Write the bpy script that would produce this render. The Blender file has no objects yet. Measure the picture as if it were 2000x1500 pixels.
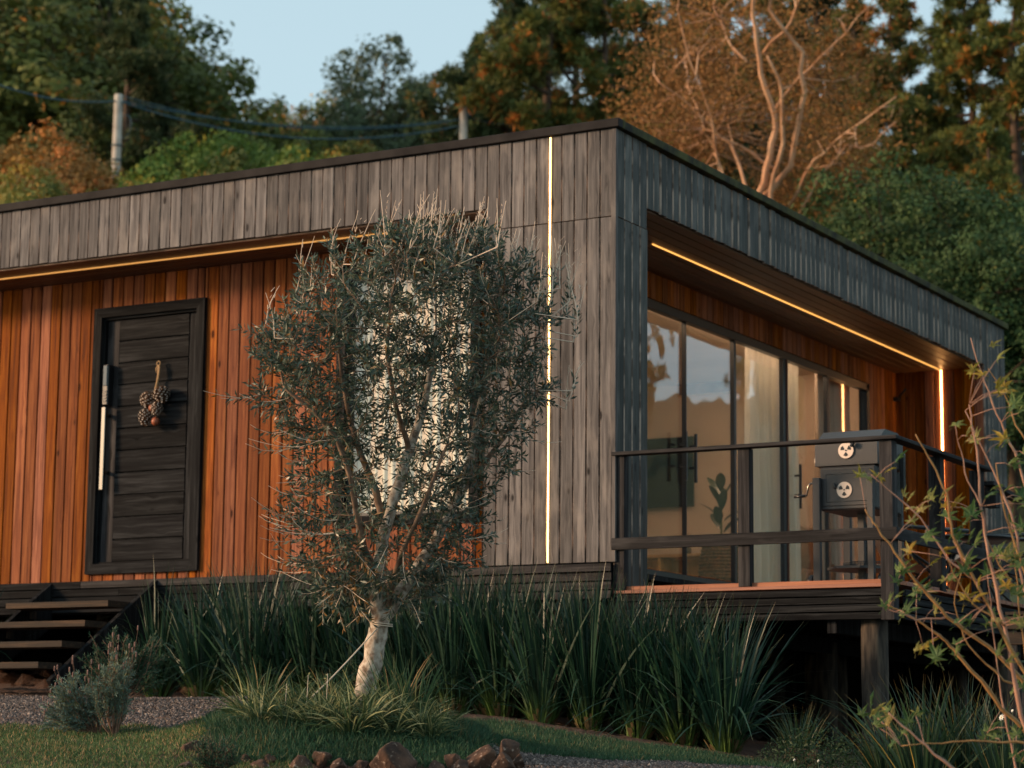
import bpy, bmesh, math, random
import numpy as np
from mathutils import Vector, Matrix, Euler
from math import radians, sin, cos, pi, tan

scene = bpy.context.scene
# ------------------------------------------------------------------ camera
FPX = 4511.95
CT = np.array([7.58948, -14.85144, -1.33009])
_ya, _pi, _ro = map(radians, (-29.62484, 9.01867, .54537))
_cy, _sy, _cp, _sp = cos(_ya), sin(_ya), cos(_pi), sin(_pi)
CF = np.array([_sy*_cp, _cy*_cp, _sp]); CR = np.array([_cy, -_sy, 0.]); CU = np.cross(CR, CF)
CR, CU = cos(_ro)*CR + sin(_ro)*CU, -sin(_ro)*CR + cos(_ro)*CU
FH = np.array([_sy, _cy, 0.]); RH = np.array([_cy, -_sy, 0.])       # horizontal forward / right of the view
cam = bpy.data.cameras.new('camera'); camo = bpy.data.objects.new('camera', cam)
scene.collection.objects.link(camo)
camo.matrix_world = Matrix([[CR[0], CU[0], -CF[0], CT[0]], [CR[1], CU[1], -CF[1], CT[1]], [CR[2], CU[2], -CF[2], CT[2]], [0, 0, 0, 1]])
cam.sensor_width = 36; cam.lens = FPX/2000*36; cam.clip_start = .1; cam.clip_end = 4000
cam.dof.use_dof = True; cam.dof.focus_distance = 13.7; cam.dof.aperture_fstop = 2.8
scene.camera = camo
# ------------------------------------------------------------------ light
SUN_EL, SUN_AZ = radians(14), radians(234)     # azimuth clockwise from +Y: behind-left of the camera
w = bpy.data.worlds.new('World'); scene.world = w; w.use_nodes = True
nt = w.node_tree; nt.nodes.clear()
sky = nt.nodes.new('ShaderNodeTexSky'); sky.sky_type = 'NISHITA'; sky.sun_disc = False
sky.sun_elevation = SUN_EL; sky.sun_rotation = SUN_AZ; sky.air_density = 1.0; sky.dust_density = 1.5; sky.ozone_density = 2.0
bg = nt.nodes.new('ShaderNodeBackground'); bg.inputs['Strength'].default_value = .15
out = nt.nodes.new('ShaderNodeOutputWorld')
hz = nt.nodes.new('ShaderNodeMix'); hz.data_type = 'RGBA'; hz.inputs[0].default_value = .86
hz.inputs[7].default_value = (.85, 1.09, 1.11, 1)          # thin even evening haze over the clear sky
nt.links.new(sky.outputs[0], hz.inputs[6]); nt.links.new(hz.outputs[2], bg.inputs[0]); nt.links.new(bg.outputs[0], out.inputs[0])
sl = bpy.data.lights.new('sun', 'SUN'); sl.energy = 1.3; sl.angle = radians(10); sl.color = (1, .64, .38)
so = bpy.data.objects.new('sun', sl); scene.collection.objects.link(so)
sd = Vector((sin(SUN_AZ)*cos(SUN_EL), cos(SUN_AZ)*cos(SUN_EL), sin(SUN_EL)))
so.rotation_euler = sd.to_track_quat('Z', 'Y').to_euler(); so.location = (0, -20, 12)
vs = scene.view_settings; vs.view_transform = 'Standard'; vs.look = 'None'; vs.gamma = 1; vs.use_curve_mapping = False
vs.exposure = 2.0
try:
    scene.cycles.max_bounces = 8; scene.cycles.transparent_max_bounces = 12
except Exception: pass

# ------------------------------------------------------------------ helpers
C = scene.collection
def at(u, v, d):
    """world point seen at photo pixel (u, v), d metres deep"""
    return CT + (CF + CR*((u-1000)/FPX) - CU*((v-750)/FPX))*d
def tag(o, label=None, cat=None, group=None, kind=None):
    if label: o['label'] = label
    if cat: o['category'] = cat
    if group: o['group'] = group
    if kind: o['kind'] = kind
    return o
def link(name, data, parent=None, loc=None, rot=None):
    o = bpy.data.objects.new(name, data); C.objects.link(o)
    if parent: o.parent = parent
    if loc is not None: o.location = loc
    if rot is not None: o.rotation_euler = rot
    return o
def empty(name, loc, rz=0):
    o = link(name, None, None, loc, (0, 0, rz)); o.empty_display_size = .1
    return o
def copy_tree(o, parent=None):
    c = o.copy(); C.objects.link(c); c.parent = parent
    for ch in [x for x in KIDS.get(o.name, [])]: copy_tree(ch, c)
    return c
KIDS = {}
class MB:
    """collects shapes, builds one mesh object"""
    def __init__(s): s.v = []; s.f = []; s.m = []; s.sm = []; s.n = 0
    def add(s, vs_, fs, m=0, smooth=False):
        s.v += [tuple(map(float, p)) for p in vs_]
        for f in fs: s.f.append(tuple(i+s.n for i in f)); s.m.append(m); s.sm.append(smooth)
        s.n += len(vs_); return s
    def box(s, a, b, m=0, ch=0.):
        (x0, y0, z0), (x1, y1, z1) = a, b
        if x0 > x1: x0, x1 = x1, x0
        if y0 > y1: y0, y1 = y1, y0
        if z0 > z1: z0, z1 = z1, z0
        if ch <= 0:
            v = [(x0,y0,z0),(x1,y0,z0),(x1,y1,z0),(x0,y1,z0),(x0,y0,z1),(x1,y0,z1),(x1,y1,z1),(x0,y1,z1)]
            return s.add(v, [(0,3,2,1),(4,5,6,7),(0,1,5,4),(1,2,6,5),(2,3,7,6),(3,0,4,7)], m)
        bm = bmesh.new(); bmesh.ops.create_cube(bm, size=1)
        for q in bm.verts: q.co = Vector(((x0+x1)/2+q.co.x*(x1-x0), (y0+y1)/2+q.co.y*(y1-y0), (z0+z1)/2+q.co.z*(z1-z0)))
        bmesh.ops.bevel(bm, geom=bm.edges[:], offset=ch, segments=1, affect='EDGES')
        bm.verts.index_update()
        s.add([q.co for q in bm.verts], [[q.index for q in f.verts] for f in bm.faces], m); bm.free(); return s
    def tube(s, pts, rad, n=8, m=0, cap=True, smooth=True):
        pts = [np.array(p, float) for p in pts]; k = len(pts)
        if not hasattr(rad, '__len__'): rad = [rad]*k
        up = None; rings = []
        for i in range(k):
            t = pts[min(i+1, k-1)]-pts[max(i-1, 0)]; t = t/(np.linalg.norm(t)+1e-9)
            if up is None: up = np.cross(t, (0, 0, 1.) if abs(t[2]) < .9 else (1., 0, 0))
            up = up-t*(up@t); up /= np.linalg.norm(up)+1e-9; sd_ = np.cross(t, up)
            for j in range(n):
                a = 2*pi*j/n; rings.append(pts[i]+rad[i]*(cos(a)*up+sin(a)*sd_))
        f = [(i*n+j, i*n+(j+1) % n, (i+1)*n+(j+1) % n, (i+1)*n+j) for i in range(k-1) for j in range(n)]
        s.add(rings, f, m, smooth)
        if cap:
            b = s.n-len(rings)
            s.f.append(tuple(b+j for j in range(n))[::-1]); s.m.append(m); s.sm.append(False)
            s.f.append(tuple(b+(k-1)*n+j for j in range(n))); s.m.append(m); s.sm.append(False)
        return s
    def ring(s, c, R, r, ax=(0, 0, 1), n=24, m=0, k=6):
        ax = Vector(ax).normalized(); u = ax.orthogonal().normalized(); v = ax.cross(u); c = Vector(c)
        V = []
        for i in range(n):
            a = 2*pi*i/n; d = u*cos(a)+v*sin(a)
            for j in range(k):
                b = 2*pi*j/k; V.append(c+d*(R+r*cos(b))+ax*(r*sin(b)))
        return s.add(V, [(i*k+j, ((i+1) % n)*k+j, ((i+1) % n)*k+(j+1) % k, i*k+(j+1) % k) for i in range(n) for j in range(k)], m, True)
    def lathe(s, c, prof, n=16, m=0):
        V = [(c[0]+r*cos(2*pi*j/n), c[1]+r*sin(2*pi*j/n), c[2]+z) for r, z in prof for j in range(n)]
        return s.add(V, [(i*n+j, i*n+(j+1) % n, (i+1)*n+(j+1) % n, (i+1)*n+j) for i in range(len(prof)-1) for j in range(n)], m, True)
    def build(s, name, mats, parent=None, loc=None, rot=None):
        me = bpy.data.meshes.new(name); me.from_pydata(s.v, [], s.f)
        if not isinstance(mats, (list, tuple)): mats = [mats]
        for q in mats: me.materials.append(q)
        me.polygons.foreach_set('material_index', s.m); me.polygons.foreach_set('use_smooth', s.sm); me.update()
        o = link(name, me, parent, loc, rot)
        if parent: KIDS.setdefault(parent.name, []).append(o)
        return o
def quads_mesh(name, V, per, faces_local, mats, attrs=None, smooth=False):
    """V: (N, per, 3) many small pieces, each with faces_local"""
    N = V.shape[0]; me = bpy.data.meshes.new(name)
    me.vertices.add(N*per); me.vertices.foreach_set('co', V.reshape(-1).astype(np.float32))
    fl = np.array(faces_local); k = fl.shape[1]
    idx = (np.arange(N)[:, None, None]*per+fl[None]).reshape(-1)
    nf = N*len(fl); me.loops.add(nf*k); me.loops.foreach_set('vertex_index', idx.astype(np.int32))
    me.polygons.add(nf); me.polygons.foreach_set('loop_start', np.arange(0, nf*k, k, dtype=np.int32))
    me.polygons.foreach_set('loop_total', np.full(nf, k, dtype=np.int32))
    if smooth: me.polygons.foreach_set('use_smooth', np.ones(nf, bool))
    me.update(calc_edges=True)
    for q in (mats if isinstance(mats, (list, tuple)) else [mats]): me.materials.append(q)
    for an, av in (attrs or {}).items():
        a = me.attributes.new(an, 'FLOAT', 'POINT'); av = np.asarray(av, np.float32)
        if av.ndim == 1: av = np.repeat(av, per)
        a.data.foreach_set('value', av.reshape(-1))
    return me
def unit(a): return a/(np.linalg.norm(a, axis=-1, keepdims=True)+1e-9)
def leaves(name, P, D, L, W, mats, rng, fold=.15, tint=None, up=None, nrm=None):
    """diamond leaves at P (N,3) pointing along D"""
    if nrm is not None: D = unit(D-nrm*(D*nrm).sum(1, keepdims=True)*.85)
    N = len(P); D = unit(D); r = nrm+rng.normal(size=(N, 3))*.25 if nrm is not None else rng.normal(size=(N, 3)) if up is None else up+rng.normal(size=(N, 3))*.5
    S = unit(np.cross(D, r)); Nn = np.cross(S, D); L = np.broadcast_to(L, N)[:, None]; W = np.broadcast_to(W, N)[:, None]
    V = np.stack([P, P+D*L*.5+S*W*.5+Nn*W*fold, P+D*L, P+D*L*.5-S*W*.5+Nn*W*fold], 1)
    t = rng.random(N) if tint is None else tint
    return quads_mesh(name, V, 4, [[0, 1, 2, 3]], mats, {'tint': t})
def blades(P, D0, bend, L, W, segs, rng, up=(0, 0, 1), ydir=None):
    """grass/iris blades: strips. returns V (N, 2*(segs+1),3), local faces, per-vert t"""
    N = len(P); D0 = unit(D0); L = np.broadcast_to(L, N)[:, None]; W = np.broadcast_to(W, N)[:, None]
    side = unit(np.cross(D0, rng.normal(size=(N, 3)))); p = P.copy(); d = D0.copy(); rows = []; bend = np.broadcast_to(bend, N)[:, None]
    hd = D0*np.array([1, 1, 0]); hd = unit(hd)
    for i in range(segs+1):
        t = i/segs; wd = W*(.75+.5*t if t < .4 else .95*(1-((t-.4)/.6)**1.6)+.02)*.5
        rows += [p-side*wd, p+side*wd]
        d = unit(d+bend*(hd*.6-np.array([0, 0, 1.])*(.55))*(t+.25)); p = p+d*L/segs
    V = np.stack(rows, 1)
    fl = [[2*i, 2*i+1, 2*i+3, 2*i+2] for i in range(segs)]
    tt = np.repeat(np.arange(segs+1)/segs, 2)[None].repeat(N, 0)
    return V, fl, tt

# ------------------------------------------------------------------ materials
def mat(name, rough=.6, col=(.5, .5, .5), metal=0, spec=.5):
    m = bpy.data.materials.new(name); m.use_nodes = True; b = m.node_tree.nodes['Principled BSDF']
    b.inputs['Base Color'].default_value = (*col, 1); b.inputs['Roughness'].default_value = rough
    b.inputs['Metallic'].default_value = metal; b.inputs['Specular IOR Level'].default_value = spec
    return m
def N(m, t, **k):
    n = m.node_tree.nodes.new(t)
    for a, v in k.items():
        if a in ('operation', 'data_type', 'blend_type', 'noise_dimensions', 'feature', 'distance', 'attribute_name', 'wave_type', 'bands_direction', 'wave_profile', 'attribute_type'): setattr(n, a, v)
        else: n.inputs[a].default_value = v
    return n
def L(m, a, b): m.node_tree.links.new(a, b)
def ramp(m, fac, stops):
    r = m.node_tree.nodes.new('ShaderNodeValToRGB'); e = r.color_ramp.elements
    while len(e) < len(stops): e.new(.5)
    for i, (p, c) in enumerate(stops): e[i].position = p; e[i].color = (*c, 1)
    L(m, fac, r.inputs[0]); return r
def mixc(m, a, b, fac, bt='MIX'):
    n = m.node_tree.nodes.new('ShaderNodeMix'); n.data_type = 'RGBA'; n.blend_type = bt
    for s_, i in ((fac, 0), (a, 6), (b, 7)):
        if hasattr(s_, 'links'): L(m, s_, n.inputs[i])
        elif i == 0: n.inputs[0].default_value = s_
        else: n.inputs[i].default_value = (*s_, 1)
    return n.outputs[2]
def math_(m, op, a, b=None, c=None):
    n = m.node_tree.nodes.new('ShaderNodeMath'); n.operation = op
    for i, x in enumerate((a, b, c)):
        if x is None: continue
        if hasattr(x, 'links'): L(m, x, n.inputs[i])
        else: n.inputs[i].default_value = x
    return n.outputs[0]
def wood(name, dark, mid, light, rough=.55, var=.5, knot=.8, wear=None, spec=.35, bump=.25, axis='Z'):
    """sawn plank: length along local Z; every plank its own grain offset and tone"""
    m = mat(name, rough, mid, 0, spec); bs = m.node_tree.nodes['Principled BSDF']
    tc = N(m, 'ShaderNodeTexCoord'); oi = N(m, 'ShaderNodeObjectInfo')
    off = N(m, 'ShaderNodeCombineXYZ'); L(m, math_(m, 'MULTIPLY', oi.outputs['Random'], 37.), off.inputs[0]); L(m, math_(m, 'MULTIPLY', oi.outputs['Random'], 91.), off.inputs[2])
    ad = N(m, 'ShaderNodeVectorMath', operation='ADD'); co = tc.outputs['Object']
    if axis != 'Z':
        sx = N(m, 'ShaderNodeSeparateXYZ'); cx = N(m, 'ShaderNodeCombineXYZ'); L(m, co, sx.inputs[0])
        for i_, j_ in enumerate((2, 1, 0) if axis == 'X' else (0, 2, 1)): L(m, sx.outputs[j_], cx.inputs[i_])
        co = cx.outputs[0]
    L(m, co, ad.inputs[0]); L(m, off.outputs[0], ad.inputs[1])
    def sc(v):
        q = N(m, 'ShaderNodeVectorMath', operation='MULTIPLY'); L(m, ad.outputs[0], q.inputs[0]); q.inputs[1].default_value = v; return q.outputs[0]
    nb = N(m, 'ShaderNodeTexNoise', Scale=1., Detail=2.); L(m, sc((3, 3, 1.3)), nb.inputs['Vector'])
    vo = N(m, 'ShaderNodeTexVoronoi', Scale=1., Randomness=1.); L(m, sc((8.5, 8.5, 3.6)), vo.inputs['Vector'])
    kn = math_(m, 'SMOOTH_MIN', math_(m, 'MULTIPLY', vo.outputs['Distance'], 3.4), 1., .3)
    kgate = N(m, 'ShaderNodeTexWhiteNoise'); L(m, vo.outputs['Position'], kgate.inputs['Vector'])
    # grain: lines bent round knots
    ds = N(m, 'ShaderNodeCombineXYZ'); L(m, math_(m, 'MULTIPLY', math_(m, 'POWER', kn, .5), 1.1), ds.inputs[0])
    L(m, math_(m, 'MULTIPLY', nb.outputs[0], 1.5), ds.inputs[1])
    a2 = N(m, 'ShaderNodeVectorMath', operation='ADD'); L(m, sc((34, 34, 1.1)), a2.inputs[0]); L(m, ds.outputs[0], a2.inputs[1])
    gr = N(m, 'ShaderNodeTexNoise', Scale=1., Detail=6., Roughness=.62, Distortion=.6); L(m, a2.outputs[0], gr.inputs['Vector'])
    fine = N(m, 'ShaderNodeTexNoise', Scale=1., Detail=3.); L(m, sc((230, 230, 5)), fine.inputs['Vector'])
    sw = N(m, 'ShaderNodeTexNoise', Scale=1., Detail=2.); L(m, sc((3, 3, 60)), sw.inputs['Vector'])
    g = math_(m, 'ADD', math_(m, 'MULTIPLY', gr.outputs[0], .75), math_(m, 'MULTIPLY', fine.outputs[0], .25))
    r = ramp(m, g, [(.36, dark), (.5, mid), (.66, light)])
    col = mixc(m, r.outputs[0], tuple(c*.55 for c in mid), math_(m, 'MULTIPLY', math_(m, 'SMOOTH_MIN', math_(m, 'MULTIPLY', math_(m, 'SUBTRACT', nb.outputs[0], .45), 2.), 1., .2), .45))
    rad = math_(m, 'ADD', .05, math_(m, 'MULTIPLY', kgate.outputs[0], .13))
    kmask = math_(m, 'MULTIPLY', math_(m, 'MULTIPLY', math_(m, 'GREATER_THAN', kgate.outputs[0], .55), knot),
                  math_(m, 'MINIMUM', math_(m, 'MAXIMUM', math_(m, 'MULTIPLY', math_(m, 'SUBTRACT', rad, vo.outputs['Distance']), 16.), 0.), 1.))
    col = mixc(m, col, tuple(c*.25 for c in dark), kmask)
    # halo round knot
    hal = math_(m, 'MULTIPLY', math_(m, 'MULTIPLY', math_(m, 'GREATER_THAN', kgate.outputs[0], .55), .45*knot), math_(m, 'MAXIMUM', math_(m, 'SUBTRACT', 1., math_(m, 'MULTIPLY', vo.outputs['Distance'], 3.2)), 0.))
    col = mixc(m, col, dark, hal)
    if wear is not None:
        wn = N(m, 'ShaderNodeTexNoise', Scale=1., Detail=4.); L(m, sc((9, 9, 3.2)), wn.inputs['Vector'])
        col = mixc(m, col, wear, math_(m, 'MULTIPLY', math_(m, 'MAXIMUM', math_(m, 'SUBTRACT', wn.outputs[0], .52), 0.), 2.6))
    tone = math_(m, 'ADD', 1-var/2, math_(m, 'MULTIPLY', oi.outputs['Random'], var))
    hs = N(m, 'ShaderNodeHueSaturation'); L(m, tone, hs.inputs['Value']); L(m, col, hs.inputs['Color'])
    h2 = N(m, 'ShaderNodeTexWhiteNoise', noise_dimensions='1D'); L(m, oi.outputs['Random'], h2.inputs['W'])
    L(m, math_(m, 'ADD', .496, math_(m, 'MULTIPLY', h2.outputs[0], .007)), hs.inputs['Hue'])
    L(m, math_(m, 'ADD', .85, math_(m, 'MULTIPLY', h2.outputs[0], .25)), hs.inputs['Saturation'])
    L(m, hs.outputs[0], bs.inputs['Base Color'])
    bp = N(m, 'ShaderNodeBump', Strength=bump, Distance=.004)
    L(m, math_(m, 'ADD', math_(m, 'ADD', g, math_(m, 'MULTIPLY', sw.outputs[0], .25)), math_(m, 'MULTIPLY', kmask, -.5)), bp.inputs['Height']); L(m, bp.outputs[0], bs.inputs['Normal'])
    L(m, math_(m, 'ADD', rough-.1, math_(m, 'MULTIPLY', g, .25)), bs.inputs['Roughness'])
    return m
def noisy(name, c0, c1, scale=5, rough=.7, bump=0, detail=5, coord='Object', metal=0, spec=.4, dist=.01, lo=.32, hi=.68):
    m = mat(name, rough, c0, metal, spec); bs = m.node_tree.nodes['Principled BSDF']
    tc = N(m, 'ShaderNodeTexCoord'); n = N(m, 'ShaderNodeTexNoise', Scale=scale, Detail=float(detail)); L(m, tc.outputs[coord], n.inputs['Vector'])
    r = ramp(m, n.outputs[0], [(lo, c0), (hi, c1)]); L(m, r.outputs[0], bs.inputs['Base Color'])
    if bump:
        b = N(m, 'ShaderNodeBump', Strength=bump, Distance=dist); L(m, n.outputs[0], b.inputs['Height']); L(m, b.outputs[0], bs.inputs['Normal'])
    return m
def leafmat(name, c0, c1, c2=None, amt=.12, rough=.5, trans=.3, nscale=.8, clump=.5, spec=.3, tip=None, base=None, back=None):
    """leaf tint from the 'tint' attribute; large-scale clump noise; thin-leaf translucency"""
    m = mat(name, rough, c0, 0, spec); nt_ = m.node_tree; bs = nt_.nodes['Principled BSDF']; o = nt_.nodes['Material Output']
    at_ = N(m, 'ShaderNodeAttribute', attribute_name='tint'); oi = N(m, 'ShaderNodeObjectInfo')
    st = [(0., c0), (1-amt-.02 if c2 else 1., c1)] + ([(1-amt+.02, c2)] if c2 else [])
    r = ramp(m, at_.outputs['Fac'], st)
    tc = N(m, 'ShaderNodeTexCoord'); n = N(m, 'ShaderNodeTexNoise', Scale=nscale, Detail=3.); L(m, tc.outputs['Object'], n.inputs['Vector'])
    hs = N(m, 'ShaderNodeHueSaturation'); L(m, r.outputs[0], hs.inputs['Color'])
    L(m, math_(m, 'ADD', 1-clump*.5, math_(m, 'MULTIPLY', math_(m, 'SUBTRACT', n.outputs[0], .3), clump*2.2)), hs.inputs['Value'])
    L(m, math_(m, 'ADD', .49, math_(m, 'MULTIPLY', oi.outputs['Random'], .02)), hs.inputs['Hue'])
    col = hs.outputs[0]
    if base is not None:
        ta = N(m, 'ShaderNodeAttribute', attribute_name='along')
        rr = ramp(m, ta.outputs['Fac'], [(0., (1, 1, 1)), (base[1], (0, 0, 0))]); col = mixc(m, col, base[0], rr.outputs[0])
    if tip is not None:
        ta = N(m, 'ShaderNodeAttribute', attribute_name='along')
        rr = ramp(m, ta.outputs['Fac'], [(tip[1], (0, 0, 0)), (1., (1, 1, 1))]); col = mixc(m, col, tip[0], rr.outputs[0])
    if back is not None:
        gm = N(m, 'ShaderNodeNewGeometry'); col = mixc(m, col, back, gm.outputs['Backfacing'])
    L(m, col, bs.inputs['Base Color'])
    if trans:
        t = N(m, 'ShaderNodeBsdfTranslucent'); L(m, col, t.inputs['Color']); mx = N(m, 'ShaderNodeMixShader', Fac=trans)
        L(m, bs.outputs[0], mx.inputs[1]); L(m, t.outputs[0], mx.inputs[2]); L(m, mx.outputs[0], o.inputs['Surface'])
    return m
def emis(name, col, s):
    m = mat(name, .5, (.8, .7, .5)); b = m.node_tree.nodes['Principled BSDF']
    b.inputs['Emission Color'].default_value = (*col, 1); b.inputs['Emission Strength'].default_value = s; return m

M = {}
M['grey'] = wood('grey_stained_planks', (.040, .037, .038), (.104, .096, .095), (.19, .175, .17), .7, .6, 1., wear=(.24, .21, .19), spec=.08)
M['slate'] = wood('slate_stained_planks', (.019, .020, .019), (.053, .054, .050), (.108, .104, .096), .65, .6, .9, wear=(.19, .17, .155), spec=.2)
M['red'] = wood('red_stained_pine', (.080, .022, .009), (.215, .062, .019), (.35, .125, .037), .6, .7, 1., spec=.04)
for _k, _a in (('black', 'Z'), ('black_x', 'X')): M[_k] = wood('black_stained_boards' if _a == 'Z' else 'black_stained_boards_lying', (.005, .005, .006), (.013, .0135, .0145), (.036, .037, .039), .8, .5, .5, spec=.05, axis=_a)
M['soffit'] = wood('brown_soffit_boards', (.05, .022, .012), (.10, .045, .022), (.15, .075, .038), .42, .3, .6, spec=.3)
for _k, _a in (('rail', 'Z'), ('rail_x', 'X'), ('rail_y', 'Y')): M[_k] = wood('charcoal_railing_wood_'+_a.lower(), (.009, .009, .010), (.023, .022, .024), (.055, .052, .053), .65, .3, .7, wear=(.075, .07, .07), spec=.08, axis=_a)
M['tread'] = wood('worn_brown_treads', (.008, .006, .005), (.026, .017, .011), (.085, .05, .03), .8, .3, .4)
M['redge'] = wood('red_deck_edge', (.16, .055, .028), (.27, .10, .055), (.38, .15, .085), .5, .1, .3)
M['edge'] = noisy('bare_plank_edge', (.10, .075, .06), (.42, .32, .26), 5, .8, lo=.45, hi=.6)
M['cap'] = noisy('dark_roof_flashing', (.012, .011, .012), (.024, .022, .022), 6, .65, .1, spec=.06)
M['mossy'] = noisy('mossy_roof_flashing', (.022, .021, .018), (.075, .075, .028), 7, .8, .2, spec=.1)
M['steel'] = mat('brushed_steel', .2, (.22, .20, .18), 1)
M['frame'] = mat('black_aluminium', .35, (.018, .019, .021), 0, .5)
M['bronze'] = mat('bronze_aluminium', .35, (.16, .07, .045), .5)
M['blackp'] = mat('black_plastic', .3, (.012, .012, .014))
M['led1'] = emis('warm_led_bright', (1., .55, .18), 1.4)
M['led4'] = emis('warm_led_strong', (1., .50, .16), 5.)
M['led2'] = emis('warm_led_amber', (1., .40, .06), .16)
M['led3'] = emis('warm_led_soffit', (1., .44, .09), .38)
M['curtain'] = noisy('white_curtain_cloth', (.82, .79, .72), (.88, .85, .78), 3, .9)
def _translucent(m, f):
    nt_ = m.node_tree; bs = nt_.nodes['Principled BSDF']; o = nt_.nodes['Material Output']; t = N(m, 'ShaderNodeBsdfTranslucent'); mx = N(m, 'ShaderNodeMixShader', Fac=f)
    L(m, bs.inputs['Base Color'].links[0].from_socket, t.inputs['Color']); L(m, bs.outputs[0], mx.inputs[1]); L(m, t.outputs[0], mx.inputs[2]); L(m, mx.outputs[0], o.inputs['Surface'])
_translucent(M['curtain'], .45)
M['blind'] = noisy('white_blind_cloth', (.60, .62, .57), (.68, .70, .64), 2, .85)
M['plaster'] = noisy('beige_wall_paint', (.66, .54, .44), (.74, .62, .51), 2, .9)
M['oak'] = wood('light_oak', (.42, .24, .10), (.55, .34, .15), (.65, .43, .22), .5, .1, .2)
M['tv'] = mat('tv_screen', .12, (.008, .010, .010))
M['wicker'] = None
def glassm():
    m = bpy.data.materials.new('window_glass'); m.use_nodes = True; n = m.node_tree; n.nodes.clear()
    o = n.nodes.new('ShaderNodeOutputMaterial'); t = n.nodes.new('ShaderNodeBsdfTransparent'); g = n.nodes.new('ShaderNodeBsdfGlossy'); mx = n.nodes.new('ShaderNodeMixShader')
    t.inputs[0].default_value = (.96, .95, .92, 1); g.inputs['Roughness'].default_value = .01; g.inputs['Color'].default_value = (.95, .97, 1, 1)
    lw = n.nodes.new('ShaderNodeLayerWeight'); lw.inputs[0].default_value = .5; pw = n.nodes.new('ShaderNodeMath'); pw.operation = 'POWER'; pw.inputs[1].default_value = 4.
    n.links.new(lw.outputs['Facing'], pw.inputs[0])
    tc = n.nodes.new('ShaderNodeTexCoord'); mp = n.nodes.new('ShaderNodeMapping'); mp.inputs['Scale'].default_value = (1.2, 1.2, .9)
    ns = n.nodes.new('ShaderNodeTexNoise'); ns.inputs['Scale'].default_value = 1.6; ns.inputs['Detail'].default_value = 1
    bp = n.nodes.new('ShaderNodeBump'); bp.inputs['Strength'].default_value = 1; bp.inputs['Distance'].default_value = .0045
    n.links.new(tc.outputs['Object'], mp.inputs[0]); n.links.new(mp.outputs[0], ns.inputs['Vector']); n.links.new(ns.outputs[0], bp.inputs['Height']); n.links.new(bp.outputs[0], g.inputs['Normal'])
    mu = n.nodes.new('ShaderNodeMath'); mu.operation = 'MULTIPLY_ADD'; mu.inputs[1].default_value = .9; mu.inputs[2].default_value = .05; mu.use_clamp = True
    n.links.new(pw.outputs[0], mu.inputs[0]); n.links.new(mu.outputs[0], mx.inputs[0])
    n.links.new(t.outputs[0], mx.inputs[1]); n.links.new(g.outputs[0], mx.inputs[2]); n.links.new(mx.outputs[0], o.inputs[0])
    return m
M['glass'] = glassm()

# ------------------------------------------------------------------ ground
WR = [-60, 0, 8, 12, 13.5, 15.5, 18.3, 24, 35, 60, 100, 160, 300, 900]
UC = [-4000, -1500, 0, 500, 1000, 1500, 2000, 3500, 9000]
ZT = [[-5]*9, [-2.75]*9, [-1.98]*9,
 [-1.43, -1.43, -1.43, -1.43, -1.44, -1.50, -1.80, -2.0, -2.2],
 [-1.27, -1.27, -1.275, -1.24, -1.33, -1.44, -1.66, -1.9, -2.1],
 [-1.05, -1.05, -1.09, -1.00, -1.13, -1.36, -1.54, -1.8, -2.0],
 [-.92, -.92, -.93, -.95, -1.03, -1.25, -1.45, -1.7, -1.9],
 [-.5, -.5, -.5, -.6, -1.0, -1.2, -1.3, -1.4, -1.6],
 [1.6, 1.6, 1.5, 1.2, .9, .8, 1.8, 2.6, 5.0],
 [8, 8, 7.5, 6.5, 5.0, 4.5, 7.5, 9, 14],
 [18, 18, 17, 13, 10.5, 9.5, 13, 17, 29],
 [27, 27, 26, 22, 15, 14, 17, 24, 44],
 [60, 60, 50, 36, 22, 20, 22, 34, 60],
 [80, 80, 70, 50, 40, 40, 40, 40, 40]]
ZT = np.array(ZT, float)
def ground_z(x, y):
    x = np.asarray(x, float); y = np.asarray(y, float)
    wv = (x-CT[0])*FH[0]+(y-CT[1])*FH[1]; s = (x-CT[0])*RH[0]+(y-CT[1])*RH[1]
    u = 1000+s/np.maximum(wv, 8)*FPX
    wi = np.clip(wv, WR[0], WR[-1]-.01); ui = np.clip(u, UC[0], UC[-1]-.01)
    i = np.searchsorted(WR, wi, side='right')-1; j = np.searchsorted(UC, ui, side='right')-1
    W_ = np.array(WR, float); U_ = np.array(UC, float)
    a = (wi-W_[i])/(W_[i+1]-W_[i]); b = (ui-U_[j])/(U_[j+1]-U_[j])
    z = (ZT[i, j]*(1-a)+ZT[i+1, j]*a)*(1-b)+(ZT[i, j+1]*(1-a)+ZT[i+1, j+1]*a)*b
    # raised bed round the young tree
    k = np.clip((wv-12.35)/.45, 0, 1)*np.clip((14.4-wv)/.9, 0, 1)*np.exp(-((u-690)/300)**4)
    return z+.14*k-.03*np.exp(-((wv-12.1)/.35)**2)
def gz(p): return float(ground_z(p[0], p[1]))
def on_ground(u, w):
    """ground point in the direction of column u at depth w"""
    p = CT+FH*w+RH*((u-1000)/FPX*w*1.0); return np.array([p[0], p[1], gz(p)])
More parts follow.
